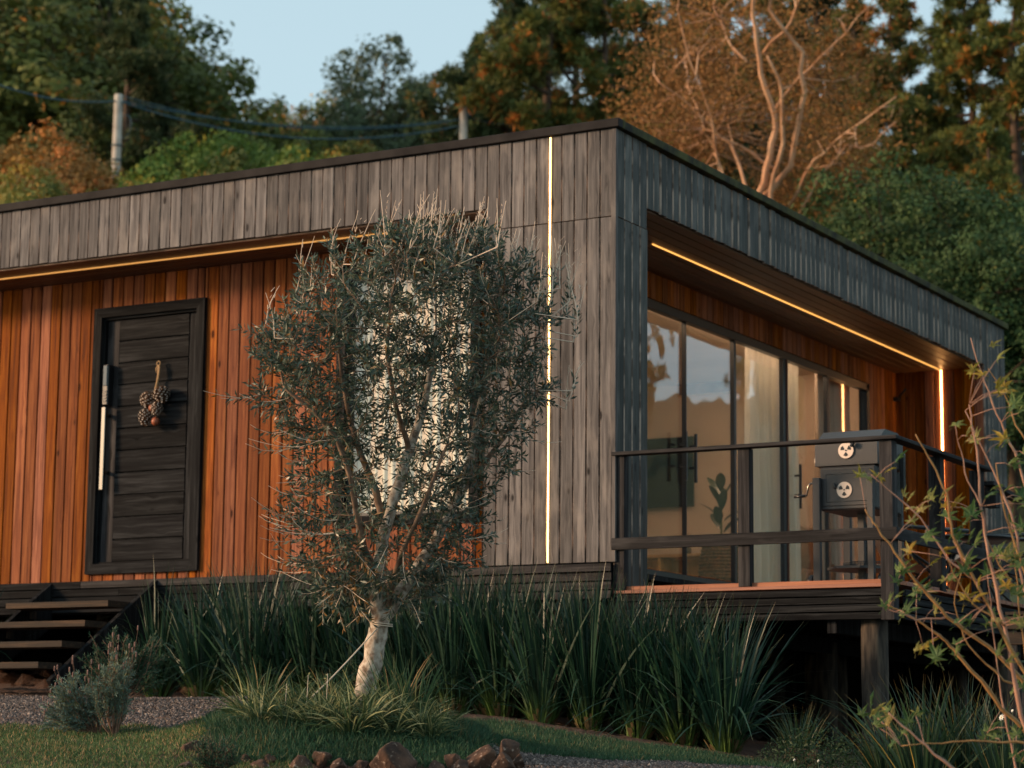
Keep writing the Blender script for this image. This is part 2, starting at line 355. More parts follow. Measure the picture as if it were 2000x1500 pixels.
# ------------------------------------------------------------------ terrain sheet
def terrain():
    ws = np.concatenate([np.linspace(-60, 8, 14), np.linspace(9, 11.5, 8), np.linspace(11.8, 19, 90), np.linspace(19.5, 34, 24), np.linspace(36, 160, 36), [190, 230, 300, 420, 600, 900]])
    us = np.concatenate([np.linspace(-4000, -200, 12), np.linspace(-160, 2200, 110), np.linspace(2400, 9000, 14)])
    rng = np.random.default_rng(1)
    V = []
    for wv in ws:
        wd = max(wv, 8.); s = (us-1000)/FPX*wd*(1 if wv > 0 else 1+abs(wv)/30)
        x = CT[0]+FH[0]*wv+RH[0]*s; y = CT[1]+FH[1]*wv+RH[1]*s
        z = ground_z(x, y)+rng.normal(size=len(x))*(.006 if wv < 20 else .05)
        V.append(np.stack([x, y, z], 1))
    V = np.concatenate(V); n = len(us)
    F = [(i*n+j, i*n+j+1, (i+1)*n+j+1, (i+1)*n+j) for i in range(len(ws)-1) for j in range(n-1)]
    me = bpy.data.meshes.new('ground'); me.from_pydata(V.tolist(), [], F); me.polygons.foreach_set('use_smooth', [True]*len(F)); me.update()
    m = mat('earth_and_turf', .95, (.05, .03, .02)); bs = m.node_tree.nodes['Principled BSDF']
    g = N(m, 'ShaderNodeNewGeometry'); n1 = N(m, 'ShaderNodeTexNoise', Scale=1.3, Detail=8.); n2 = N(m, 'ShaderNodeTexNoise', Scale=25., Detail=6.)
    L(m, g.outputs['Position'], n1.inputs['Vector']); L(m, g.outputs['Position'], n2.inputs['Vector'])
    soil = ramp(m, n2.outputs[0], [(.3, (.045, .020, .012)), (.7, (.13, .062, .036))])
    grass = ramp(m, n1.outputs[0], [(.3, (.014, .032, .010)), (.7, (.036, .058, .018))])
    sp = N(m, 'ShaderNodeSeparateXYZ'); L(m, g.outputs['Position'], sp.inputs[0])
    far = math_(m, 'MAXIMUM', math_(m, 'GREATER_THAN', sp.outputs['Y'], 11.), math_(m, 'GREATER_THAN', sp.outputs['X'], 7.))
    L(m, mixc(m, soil.outputs[0], grass.outputs[0], far), bs.inputs['Base Color'])
    b = N(m, 'ShaderNodeBump', Strength=.6, Distance=.03); L(m, n2.outputs[0], b.inputs['Height']); L(m, b.outputs[0], bs.inputs['Normal'])
    me.materials.append(m); o = link('ground', me); tag(o, kind='structure'); return o
terrain()

# ------------------------------------------------------------------ planks
PC = {}
def plank_mesh(w, l, t, mats, ch=.004, name='plank'):
    """front faces local -Y, length local Z; both long front edges eased; mats = (face, edge)"""
    key = (round(w, 4), round(l, 4), round(t, 4), tuple(x.name for x in mats), ch, name)
    if key in PC: return PC[key]
    a, b, c = w/2, t, l/2
    P = [(-a, 0), (-a+ch*.35, -b+ch), (-a+ch, -b), (a-ch, -b), (a-ch*.35, -b+ch), (a, 0)]
    V = [(x, y, z) for z in (-c, c) for x, y in P]; F = []; mi = []
    for i in range(5):
        F.append((i, i+1, i+7, i+6)); mi.append(0 if i == 2 else 1)
    F.append((5, 0, 6, 11)); mi.append(0); F.append((5, 4, 3, 2, 1, 0)); mi.append(1); F.append((6, 7, 8, 9, 10, 11)); mi.append(1)
    me = bpy.data.meshes.new(name); me.from_pydata(V, [], F)
    for q in mats: me.materials.append(q)
    me.polygons.foreach_set('material_index', mi); me.update(); PC[key] = me; return me
R_A = Matrix.Identity(3)                                   # facing -Y, vertical
R_B = Matrix.Rotation(pi/2, 3, 'Z')                        # facing +X, vertical
R_AH = Matrix.Rotation(pi/2, 3, 'Y')                       # facing -Y, horizontal along X
R_BH = R_B @ R_AH                                          # facing +X, horizontal along Y
R_SX = Matrix.Rotation(pi/2, 3, 'X') @ R_AH                # facing down, along X  (-Y -> -Z)
R_SY = Matrix.Rotation(pi/2, 3, 'Z') @ R_SX                # facing down, along Y
prng = random.Random(4)
def plank(name, parent, mats, c, w, l, t, R, jit=.0015, ch=.004, rj=.0012):
    if not isinstance(mats, tuple): mats = (mats, mats)
    o = bpy.data.objects.new(name, plank_mesh(w, l, t, mats, ch, name)); C.objects.link(o)
    if parent:
        o.parent = parent; KIDS.setdefault(parent.name, []).append(o)
    n = R @ Vector((0, -1, 0)); loc = Vector(c)+n*prng.uniform(-jit, jit)
    q = (Matrix.Rotation(prng.uniform(-rj, rj), 3, n) @ R).to_4x4(); q.translation = loc; o.matrix_local = q
    return o

# ------------------------------------------------------------------ cabin
cabin = empty('timber_cabin', (0, 0, 0))
tag(cabin, 'long flat-roofed cabin clad in grey and red timber planks behind the olive tree', 'cabin')
ZT_, ZS, ZJ, ZC = 3.24, 2.747, 2.575, 3.31      # top of cladding, soffit, joint line, top of flashing
XE = -9.2; YE = 9.27
P = .1085
# front fascia
n = int(round((-1.08-XE)/P)); p = (-1.08-XE)/n
for i in range(n):
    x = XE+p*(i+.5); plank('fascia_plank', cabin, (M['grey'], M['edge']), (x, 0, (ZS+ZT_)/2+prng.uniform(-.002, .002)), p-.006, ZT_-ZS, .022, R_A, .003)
for i in range(10):
    x = -1.08+.108*(i+.5)
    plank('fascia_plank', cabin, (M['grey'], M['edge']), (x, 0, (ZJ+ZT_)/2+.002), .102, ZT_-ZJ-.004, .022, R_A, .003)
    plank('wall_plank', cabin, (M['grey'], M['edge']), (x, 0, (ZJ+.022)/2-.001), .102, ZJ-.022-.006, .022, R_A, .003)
# side return and side fascia
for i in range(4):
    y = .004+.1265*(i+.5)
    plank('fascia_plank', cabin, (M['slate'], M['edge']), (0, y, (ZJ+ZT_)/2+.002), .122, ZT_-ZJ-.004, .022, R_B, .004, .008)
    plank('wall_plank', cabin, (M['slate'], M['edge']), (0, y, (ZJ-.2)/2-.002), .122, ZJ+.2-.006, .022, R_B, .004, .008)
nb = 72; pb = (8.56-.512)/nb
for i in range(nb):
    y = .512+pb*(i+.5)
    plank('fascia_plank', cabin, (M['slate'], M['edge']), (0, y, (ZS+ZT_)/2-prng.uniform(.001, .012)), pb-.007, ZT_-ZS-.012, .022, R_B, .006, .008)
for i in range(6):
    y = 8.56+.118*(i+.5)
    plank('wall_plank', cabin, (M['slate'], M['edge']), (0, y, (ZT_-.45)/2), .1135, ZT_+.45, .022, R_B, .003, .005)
# corner board
o = MB().box((-.012, -.030, .02), (.030, .003, ZT_-.001), 0, .003).build('corner_board', M['grey'], cabin)
# roof flashing
MB().box((XE, -.055, ZT_+.004), (.062, .02, ZC), 0, .004).build('roof_flashing', M['cap'], cabin)
MB().box((-.02, .022, ZT_+.004), (.062, YE+.03, ZC-.004), 0, .004).build('roof_flashing', M['mossy'], cabin)
MB().box((XE, .03, ZT_-.06), (-.03, YE, ZT_-.002)).build('roof', M['cap'], cabin)
# body (hidden faces of the house, keeps inside and outside apart)
b = MB()
b.box((XE, .8, -.05), (XE+.1, YE, ZT_-.07)); b.box((XE, YE-.1, -.05), (-.03, YE, ZT_-.07))
b.box((XE, .80, 2.76), (-1.13, YE-.1, 2.82))
b.box((XE, .05, ZS+.03), (-.03, .8, ZS+.05)); b.box((-1.13, .05, ZS+.03), (-.03, YE-.1, ZS+.05))
b.box((-.12, .505, -.2), (-.03, .6, ZS+.02)); b.box((-1.08, .03, .03), (-1.03, 1.2, ZS)); b.box((-1.12, .03, -.3), (-.13, .50, 2.7))
b.box((XE, .03, -.06), (-.03, YE-.1, -.02))
b.build('house_core', M['black'], cabin)
# base boards (four, running the whole front)
xs = [XE, -6.9, -3.4, -.0]
for r_ in range(4):
    z = .015-.031-r_*.066
    sp = [XE, -7.6+.9*(r_ % 2), -4.9+.4*r_, -2.2-.6*(r_ % 3), .002]
    for a_, b_ in zip(sp[:-1], sp[1:]):
        plank('base_board', cabin, M['black'] if b_ < -2.5 else (M['rail'], M['black']), ((a_+b_)/2, -.02+.006*(r_ % 2), z), .061, b_-a_-.004, .024, R_AH, .002)
MB().box((XE, .0, -.255), (-.02, .04, -.02)).build('rim_joist', M['black'], cabin)
# soffits
for i in range(6):
    plank('soffit_board', cabin, M['soffit'], ((XE-1.08)/2, .005+.1165*(i+.5), ZS), .113, -1.08-XE, .016, R_SX)
for i in range(9):
    x = -1.0+.11*(i+.5)-.001
    cut = prng.uniform(3, 6)
    plank('soffit_board', cabin, M['soffit'], (x, (.515+cut)/2, ZS), .1065, cut-.515-.003, .016, R_SY)
    plank('soffit_board', cabin, M['soffit'], (x, (8.6+cut)/2, ZS), .1065, 8.6-cut-.003, .016, R_SY)
# red wall under the front soffit, with the door and window openings
DX0, DX1, DZ0, DZ1 = -5.46, -4.255, .135, 2.465
WX0, WX1, WZ0, WZ1 = -2.90, -1.54, .44, 2.60
grid = [XE+.1+i*.1155 for i in range(200) if XE+.1+i*.1155 < -1.09]+[-1.085]
brk = sorted(set(grid+[DX0+.03, DX1-.03, WX0+.03, WX1-.03]))
brk2 = [brk[0]]
for q in brk[1:]:
    if q-brk2[-1] > .022: brk2.append(q)
for x0, x1 in zip(brk2[:-1], brk2[1:]):
    xm = (x0+x1)/2; segs = [(.02, ZS-.017)]
    if DX0+.02 < xm < DX1-.02: segs = [(.02, DZ0+.03), (DZ1-.03, ZS-.017)]
    if WX0+.02 < xm < WX1-.02: segs = [(.02, WZ0+.03), (WZ1-.03, ZS-.017)]
    for z0, z1 in segs:
        plank('wall_plank', cabin, M['red'], (xm, .722, (z0+z1)/2), x1-x0-.004, z1-z0, .022, R_A, .002, .007)
# backing behind red planks, with the openings left free
b = MB()
for x0, x1, z0, z1 in ((XE+.1, DX0+.04, 0, ZS), (DX1-.04, WX0+.04, 0, ZS), (WX1-.04, -1.03, 0, ZS), (DX0+.04, DX1-.04, DZ1-.04, ZS), (DX0+.04, DX1-.04, 0, DZ0+.04), (WX0+.04, WX1-.04, WZ1-.04, ZS), (WX0+.04, WX1-.04, 0, WZ0+.04)):
    b.box((x0, .728, z0), (x1, .80, z1))
b.build('wall_backing', M['red'], cabin)

# ---- door
door = link('door', None, cabin); KIDS.setdefault(cabin.name, []).append(door); door['label'] = 'black front door of horizontal boards'
def mitred(name, parent, m, x0, x1, z0, z1, wd, y0, y1, rot=None):
    """four mitred frame pieces in the XZ plane"""
    I = (x0+wd, x1-wd, z0+wd, z1-wd)
    sets = [((x0, z0), (x0, z1), (I[0], I[3]), (I[0], I[2])), ((x1, z1), (x1, z0), (I[1], I[2]), (I[1], I[3])),
            ((x0, z1), (x1, z1), (I[1], I[3]), (I[0], I[3])), ((x1, z0), (x0, z0), (I[0], I[2]), (I[1], I[2]))]
    for k, s_ in enumerate(sets):
        V = [(a_, y0, c_) for a_, c_ in s_]+[(a_, y1, c_) for a_, c_ in s_]
        MB().add(V, [(0, 1, 2, 3), (7, 6, 5, 4), (0, 4, 5, 1), (1, 5, 6, 2), (2, 6, 7, 3), (3, 7, 4, 0)]).build(name, M['black_x'] if m is M['black'] and k > 1 else m, parent)
mitred('frame_board', door, M['black'], DX0, DX1, DZ0, DZ1, .085, .665, .73)
mitred('jamb', door, M['black'], DX0+.082, DX1-.082, DZ0+.082, DZ1-.082, .022, .70, .80)
Dx0, Dx1, Dz0, Dz1 = DX0+.105, DX1-.105, DZ0+.105, DZ1-.105
MB().box((Dx0, .752, Dz0), (Dx1, .80, Dz1)).build('door_leaf', M['black'], door)
st0 = Dx0+.135; st1 = Dx1-.10
o = plank('stile', door, M['rail'], ((Dx0+st0)/2, .752, (Dz0+Dz1)/2), st0-Dx0-.004, Dz1-Dz0-.006, .016, R_A)
o = plank('stile', door, M['black'], ((Dx1+st1)/2, .752, (Dz0+Dz1)/2), Dx1-st1-.004, Dz1-Dz0-.006, .016, R_A)
nbrd = 11; hb = (Dz1-Dz0)/nbrd
for i in range(nbrd):
    # boards lap: one long edge stands a little proud
    plank('door_board', door, M['black'], ((st0+st1)/2, .752, Dz0+hb*(i+.5)), hb-.006, st1-st0-.006, .022, R_AH @ Matrix.Rotation(radians(2.6), 3, 'Z'), .001, .007)
hx = Dx0+.055
h = MB(); h.box((hx-.021, .645, .86), (hx+.021, .672, 1.585), 0, .004); h.box((hx-.012, .67, 1.0), (hx+.012, .74, 1.03)); h.box((hx-.012, .67, 1.50), (hx+.012, .74, 1.53))
h.build('pull_handle', M['steel'], door)
h = MB(); h.box((hx-.030, .655, 1.60), (hx+.030, .735, 1.96), 0, .008); h.build('lock_body', M['blackp'], door)
h = MB(); h.box((hx-.022, .648, 1.77), (hx+.022, .657, 1.95), 0, .004); h.build('lock_screen', mat('glossy_lock_face', .12, (.10, .11, .12)), door)
h = MB()
for a_ in range(3):
    for c_ in range(4): h.box((hx-.016+a_*.0125, .650, 1.63+c_*.027), (hx-.009+a_*.0125, .656, 1.645+c_*.027))
h.build('lock_keypad', mat('keypad_keys', .4, (.12, .12, .12)), door)
MB().lathe((0, 0, 0), [(0, .012), (.007, .009), (.009, 0)], 10).build('lock_screw', M['steel'], door, (hx+.052, .737, 1.48), (pi/2, 0, 0))

# ---- window with white blind
win = link('window', None, cabin); KIDS[cabin.name].append(win); win['label'] = 'tall dark-framed window with a white blind'
mitred('frame', win, M['black'], WX0, WX1, WZ0, WZ1, .085, .675, .735)
mitred('sash', win, M['frame'], WX0+.082, WX1-.082, WZ0+.082, WZ1-.082, .035, .735, .775)
MB().box((WX0+.11, .752, WZ0+.11), (WX1-.11, .757, WZ1-.11)).build('pane', M['glass'], win)
k = 160; xs_ = np.linspace(WX0+.10, WX1-.10, k); V = []
for z in (WZ0+.10, WZ1-.10):
    for i, x in enumerate(xs_): V.append((x, .80+.012*sin(i*.55)+.006*sin(i*.21+1), z))
MB().add(V, [(i, i+1, k+i+1, k+i) for i in range(k-1)], 0, True).build('blind', M['blind'], win)
MB().box((WX0, .84, WZ0), (WX1, .86, WZ1)).build('blind_lining', M['blind'], win)

# ---- side glazing at X=-1
GX = -1.0; GZ0, GZ1 = .155, 2.50; GY0, GY1 = .62, 7.80
glz = link('sliding_glass_doors', None, cabin); KIDS[cabin.name].append(glz); glz['label'] = 'wall of sliding glass doors under the side soffit'
f = MB()
f.box((GX-.05, GY0, GZ1-.075), (GX+.02, GY1, GZ1), 0, .003); f.box((GX-.05, GY0, GZ0-.04), (GX+.03, GY1, GZ0+.03), 0, .003)
f.box((GX-.05, GY1-.07, GZ0), (GX+.02, GY1, GZ1)); f.box((GX-.05, GY0, GZ0), (GX+.02, GY0+.06, GZ1))
f.build('outer_frame', M['frame'], glz)
ys = [GY0+.06, 1.45, 3.33, 4.38, 5.54, 6.66, GY1-.07]
wds = [.02, .012, .045, .07, .05]
for i, y in enumerate(ys[1:-1]):
    MB().box((GX-.03, y-wds[i]/2, GZ0+.03), (GX+.012, y+wds[i]/2, GZ1-.075)).build('mullion', M['steel'] if i in (1,) and False else M['frame'], glz)
MB().box((GX-.01, 5.575, GZ0+.03), (GX+.025, 5.60, GZ1-.075)).build('bronze_track', M['bronze'], glz)
for i, (a_, b_) in enumerate(zip(ys[:-1], ys[1:])):
    MB().box((-.003, -(b_-a_)/2+.005, -(GZ1-GZ0)/2+.05), (.003, (b_-a_)/2-.005, (GZ1-GZ0)/2-.06)).build('pane', M['glass'], glz, (GX-.012-.012*(i % 2), (a_+b_)/2, (GZ0+GZ1)/2))
def dhandle(y, xo=.05):
    b = MB().box((GX+xo, y-.012, 1.0), (GX+xo+.02, y+.012, 1.43)).box((GX, y-.008, 1.12), (GX+xo, y+.008, 1.14)).box((GX, y-.008, 1.31), (GX+xo, y+.008, 1.33))
    b.build('door_handle', M['frame'], glz)
for y in (3.22, 3.42, 5.80): dhandle(y)
# red header and end wall
y = .52
while y < 8.59:
    y1 = min(y+.1155, 8.6)
    if y1 <= GY1+.02: plank('wall_plank', cabin, M['red'], (GX+.0, (y+y1)/2, (GZ1+ZS-.017)/2+.004), y1-y-.005, ZS-GZ1-.02, .022, R_B, .002, .006)
    else: plank('wall_plank', cabin, M['red'], (GX+.0, (y+y1)/2, (ZS-.017-.17)/2), y1-y-.005, ZS-.017+.17, .022, R_B, .002, .006)
    y = y1
for i in range(9):
    plank('wall_plank', cabin, M['red'], (-.975+.1085*(i+.5)-.002, 8.6, (ZS-.017-.17)/2), .1035, ZS-.017+.17, .022, R_A, .002, .006)
MB().box((-1.0, 8.605, -.17), (-.03, 8.7, ZS)).box((GX-.1, GY1, -.17), (GX-.003, 8.7, ZS)).box((GX-.1, .6, GZ1), (GX-.053, 8.7, ZS)).build('wall_backing', M['black'], cabin)
# plinth boards under the glass, down to the deck
for i in range(5):
    plank('base_board', cabin, M['black'], (GX+.03, (.55+8.6)/2, GZ0-.075-i*.066), .061, 8.6-.55, .02, R_BH, .002)
MB().box((GX-.1, .55, -.3), (GX+.008, 8.6, GZ0-.045)).build('rim_joist', M['black'], cabin)

# ---- LED strips
def led(name, a_, b_, m, lab, wd=.014):
    MB().box(a_, b_, 0, .002).build(name, m, cabin)['label'] = lab
led('light_strip', (-.5315, -.034, .03), (-.5205, -.022, 3.235), M['led1'], 'bright vertical light strip set in the grey front planks')
led('light_strip', (XE+.2, .245, ZS-.029), (-2.16, .256, ZS-.017), M['led2'], 'long amber light strip under the front soffit')
led('light_strip', (-.466, 1.58, ZS-.029), (-.455, 8.56, ZS-.017), M['led3'], 'amber light strip along the side soffit')
led('light_strip', (-.467, 8.562, .0), (-.455, 8.578, ZS-.017), M['led4'], 'bright vertical light strip on the red end wall')
MB().lathe((0, 0, 0), [(.0, -.012), (.012, -.01), (.012, .01), (0, .012)], 10).build('strip_end_cap', M['led2'], cabin, (-2.15, .25, ZS-.028))
MB().box((-.98, 8.50, 2.42), (-.92, 8.56, 2.46)).tube([(-.93, 8.52, 2.45), (-.80, 8.40, 2.52)], .012).build('wall_bracket', M['frame'], cabin)

# ---- interior
MB().box((-1.50, 1.2, 2.67), (-1.44, 7.6, 2.698)).build('light_strip', emis('unseen_interior_led', (1., .68, .44), 8.), cabin)['label'] = 'unseen warm light strip added on the ceiling inside the room'  # unseen strip, added behind the door header to give the room its warm light
room = MB(); room.box((-6.0, 8.1, .0), (GX-.1, 8.15, 2.76)); room.box((-6.05, .8, .0), (-6.0, 8.15, 2.76))
room.build('interior_wall', M['plaster'], cabin)
MB().box((-6, .8, -.02), (GX-.08, 8.15, .06)).build('interior_floor', noisy('pale_floor_tiles', (.40, .32, .25), (.48, .39, .30), 3, .4), cabin)
MB().box((-6, .80, 2.70), (GX-.08, 8.15, 2.75)).build('interior_ceiling', M['plaster'], cabin)
MB().box((-6, .80, .06), (GX-.12, .84, 2.70)).build('interior_wall', M['plaster'], cabin)
def PL(u, v, ax, val):
    d = CF + CR*((u-1000)/FPX) - CU*((v-750)/FPX); t = (val-CT[ax])/d[ax]; return CT+d*t
# ------------------------------------------------------------------ balcony deck
DZ = -.185; RX = 2.13
deck = empty('balcony_deck', (1, 4, DZ))
tag(deck, 'raised timber balcony deck with a red edge board beside the cabin', 'deck')
def rel(o, p): o.matrix_parent_inverse = Matrix.Translation(-Vector(p.location)); return o
def pk(name, par, m, c, *a, **k):
    o = plank(name, par, m, Vector(c)-par.location, *a, **k); return o
for i in range(63):
    y = .02+.1375*(i+.5); pk('deck_board', deck, M['redge'], ((-.93+RX-.02)/2, y, DZ), .132, RX-.02+.93, .028, Matrix.Rotation(pi, 3, 'X') @ R_SX)
pk('edge_board', deck, M['redge'], (1.06, .012, DZ-.013), .027, 2.11, .022, R_AH, rj=.0003)
for i in range(4):
    z = DZ-.058-.0535*i
    pk('fascia_board', deck, (M['black'], M['black']), (1.03, .012+.004*(i % 2), z), .0485, 2.02, .022, R_AH, jit=.003, rj=.001)
    pk('fascia_board', deck, M['black'], (2.075, .035, z), .0505, .055, .022, R_AH)
    pk('fascia_board', deck, M['black'], (RX, 4.35, z), .0485, 8.4, .022, R_BH, jit=.003, rj=.0003)
o_ = Vector(deck.location)
for y in (.09, 1.6, 3.2, 4.8, 6.4, 8.0): MB().box((-.9-o_.x, y-o_.y, DZ-.2-o_.z), (RX-.04-o_.x, y+.05-o_.y, DZ-.032-o_.z)).build('joist', M['black'], deck)
for x in (.35, 1.62): MB().box((x-o_.x, .05-o_.y, DZ-.33-o_.z), (x+.07-o_.x, 8.5-o_.y, DZ-.205-o_.z)).build('beam', M['black'], deck)
M['log'] = noisy('weathered_log', (.016, .013, .011), (.075, .058, .042), 6, .9, .8, lo=.40, hi=.64)
_n = [q for q in M['log'].node_tree.nodes if q.type == 'TEX_NOISE'][0]
_mp = M['log'].node_tree.nodes.new('ShaderNodeMapping'); _mp.inputs['Scale'].default_value = (4, 4, .7)
_l = _n.inputs['Vector'].links[0]; _src = _l.from_socket; M['log'].node_tree.links.remove(_l); L(M['log'], _src, _mp.inputs[0]); L(M['log'], _mp.outputs[0], _n.inputs['Vector'])
def log(x, y, zt, r, par=deck):
    rn = random.Random(x*7+y); g = float(ground_z(x, y))-.3
    pts = [(x-o_.x+rn.uniform(-.004, .004), y-o_.y, z-o_.z) for z in np.linspace(g, zt, 8)]
    MB().tube(pts, [r*rn.uniform(1., 1.05) for _ in pts], 18).build('round_post', M['log'], par)
log(1.92, .16, DZ-.235, .092)
for x, y in ((1.92, 3.0), (1.92, 6.2), (.35, .6), (.35, 3.2), (-.7, 2.0), (-.7, 5.5)): log(x, y, DZ-.235, .085)
found = empty('cabin_foundation_posts', (-4, 3, -.4)); tag(found, 'round timber posts holding up the cabin above the slope', 'foundation')
o_ = Vector(found.location)
for x in (-.35, -2.4, -4.5, -6.8, -9.0):
    for y in (.25, 2.6, 5.2, 8.6): log(x, y, -.07, .09, found)
# skirt boards low at the back so that the hollow under the house stays closed
b = MB().box((XE-o_.x, 9.1-o_.y, -2.4-o_.z), (-.05-o_.x, 9.2-o_.y, -.05-o_.z)).box((XE-o_.x, .9-o_.y, -2.4-o_.z), (XE+.06-o_.x, 9.1-o_.y, -.05-o_.z))
b.build('skirt_board', M['black'], found)
# ------------------------------------------------------------------ balcony railing
rl = empty('balcony_railing', (0, 0, DZ)); tag(rl, 'charcoal timber railing round the balcony with flat handrail and one mid rail', 'railing')
def rb(name, a_, b_, ch=.003): 
    q = np.array([0, 0, DZ]); d_ = np.abs(np.array(b_)-np.array(a_)); return MB().box(np.array(a_)-q, np.array(b_)-q, 0, ch).build(name, M[('rail_x', 'rail_y', 'rail')[int(d_.argmax())]], rl)
ZR = .816
rb('handrail', (-.0, -.045, ZR-.026), (RX+.045, .055, ZR))
rb('handrail', (RX-.055, .057, ZR-.026), (RX+.045, 2.06, ZR))
rb('mid_rail', (.0, -.037, .105), (RX+.037, -.012, .19))
rb('mid_rail', (RX+.002, -.011, .105), (RX+.027, 2.0, .19))
rb('post', (.012, -.010, DZ), (.092, .06, ZR-.028))
rb('post', (.985, -.010, DZ), (1.075, .06, ZR-.028))
rb('post', (RX-.095, -.010, -.435), (RX, .085, ZR-.028))
rb('post', (RX-.09, .97, DZ), (RX, 1.06, ZR-.028))
rb('post', (RX-.09, 1.88, DZ), (RX, 1.97, ZR-.028))
b = MB(); q = Vector((0, 0, DZ))
def sbar(p0, p1, wd, hg):
    p0 = Vector(p0)-q; p1 = Vector(p1)-q; V = [p+Vector((sx*wd/2, 0, sz*hg/2)) for p in (p0, p1) for sx, sz in ((-1, -1), (1, -1), (1, 1), (-1, 1))]
    return MB().add(V, [(0, 1, 2, 3), (7, 6, 5, 4), (0, 4, 5, 1), (1, 5, 6, 2), (2, 6, 7, 3), (3, 7, 4, 0)])
sbar((RX+.02, 2.0, .70), (RX+.02, 5.2, .44), .09, .028).build('handrail', M['rail_y'], rl)
rb('post', (RX-.03, 2.06, .52), (RX+.06, 2.15, .675))
rb('post', (RX-.03, 3.3, DZ), (RX+.06, 3.39, .58)); rb('post', (RX-.03, 5.1, DZ), (RX+.06, 5.19, .42))
sbar((RX+.04, 2.0, .1), (RX+.04, 5.2, -.02), .025, .085).build('mid_rail', M['rail_y'], rl)
# side landing seen at the right edge
tb = at(1992, 1232, 15.2)
sl_ = empty('side_landing', tuple(tb)); tag(sl_, 'brown timber landing edge low at the right beyond the maple twigs', 'landing')
for i in range(2):
    plank('landing_board', sl_, M['tread'], (.45, .02*i, .05-.10*i), .085, 1.1, .03, R_AH)
MB().box((-.09, -.02, .105), (1.0, .5, .125)).build('landing_top', M['tread'], sl_)
MB().box((-.09, .0, -.9), (-.02, .07, .1)).build('landing_leg', M['black'], sl_)

# ------------------------------------------------------------------ front steps
st = empty('front_steps', (-4.66, 0, -.9)); tag(st, 'open timber steps with four brown treads and black stringers in front of the door', 'steps'); q = Vector(st.location)
for x in (-4.14, -5.24):
    pr = [(-.03, .012), (-.03, -.36), (-1.14, -1.02), (-1.30, -.84)]
    V = [Vector((x+s_, y, z))-q for s_ in (0, .04) for y, z in pr]
    MB().add(V, [(0, 1, 2, 3), (7, 6, 5, 4), (0, 4, 5, 1), (1, 5, 6, 2), (2, 6, 7, 3), (3, 7, 4, 0)]).build('stringer', M['black'], st)
for i, (y, z) in enumerate(((-.33, -.19), (-.60, -.36), (-.86, -.53), (-1.12, -.70))):
    pk('tread', st, M['tread'], (-4.67, y, z-.026), .05, 1.05, .27, R_AH, ch=.003)
    pk('riser_batten', st, M['tread'], (-5.17, y+.05, z-.085), .05, .06, .04, R_A)
    pk('riser_batten', st, M['tread'], (-4.17, y+.05, z-.085), .05, .06, .04, R_A)

# ------------------------------------------------------------------ pinecone door ornament
po = empty('pinecone_ornament', (-4.74, .70, 1.94)); tag(po, 'bunch of pinecones and rusty bells hung on twine on the black door', 'ornament')
M['twine'] = noisy('jute_twine', (.25, .15, .07), (.42, .27, .14), 60, .9, .4)
M['cone'] = noisy('pinecone_brown', (.06, .028, .014), (.14, .07, .035), 30, .7)
M['conetip'] = mat('frosted_cone_tip', .7, (.50, .42, .36)); M['rust'] = noisy('rusty_bell', (.20, .045, .02), (.32, .09, .04), 14, .5)
b = MB().ring((0, -.02, -.01), .018, .006, (0, 1, 0), 16)
b.tube([(0, -.02, -.03), (.004, -.02, -.10), (-.006, -.02, -.17), (-.022, -.02, -.26)], [.013, .012, .011, .017], 8)
b.tube([(-.004, -.025, -.035), (-.016, -.03, -.06), (-.014, -.03, -.09)], [.009, .007, .002], 6).tube([(.004, -.025, -.035), (.020, -.03, -.045), (.014, -.03, -.10), (.012, -.03, -.155)], [.009, .008, .006, .003], 6)
b.build('twine', M['twine'], po)
def cone(c, L_, R_, tilt):
    bm = MB(); k = 0; nl = 9
    for i in range(nl):
        t = i/(nl-1); r = R_*math.sin(pi*(.18+.74*t))**.8; z = -L_*t
        m_ = max(5, int(7*r/R_+3))
        for j in range(m_):
            a = 2*pi*(j/m_)+i*1.1; d = Vector((cos(a), sin(a), 0)); s_ = Vector((-sin(a), cos(a), 0)); p = d*r+Vector((0, 0, z)); w_ = R_*.30
            p = p*.8; V = [d*R_*.3+Vector((0, 0, z+.012)), p+d*.004-s_*w_+Vector((0, 0, .004)), p+d*.014+Vector((0, 0, -.004)), p+d*.004+s_*w_+Vector((0, 0, .004))]
            bm.add(V, [(0, 1, 2, 3), (3, 2, 1, 0)], 0)
            T = p+d*.0145+Vector((0, 0, -.003))
            bm.add([T-s_*w_*.5, T+Vector((0, 0, .006))+d*.002, T+s_*w_*.5, T-Vector((0, 0, .005))], [(0, 1, 2, 3)], 1)
    bm.lathe((0, 0, 0), [(0, 0), (R_*.4, -L_*.2), (R_*.45, -L_*.6), (0, -L_*.95)], 8, 0)
    bm.build('pinecone', [M['cone'], M['conetip']], po, c, tilt)
cone((-.055, -.06, -.27), .15, .074, (.15, .35, 0)); cone((.048, -.06, -.235), .15, .078, (-.1, -.35, 1)); cone((.035, -.065, -.36), .12, .052, (.1, -.1, 2)); cone((-.085, -.065, -.42), .15, .060, (.1, .05, 3))
for c, r in (((-.025, -.055, -.40), .032), ((.02, -.06, -.52), .037)):
    b = MB().lathe((0, 0, 0), [(0, r), (r*.5, r*.87), (r*.87, r*.5), (r, 0), (r*.87, -r*.5), (r*.5, -r*.87), (0, -r)], 14).ring((0, 0, r+.004), .006, .002, (1, 0, 0), 8)
    b.build('bell', M['rust'], po, c)
b = MB().tube([(.012, -.05, -.42), (.02, -.055, -.48)], .003, 5).tube([(-.05, -.05, -.36), (-.07, -.055, -.44)], .003, 5); b.build('hanging_cord', M['twine'], po)

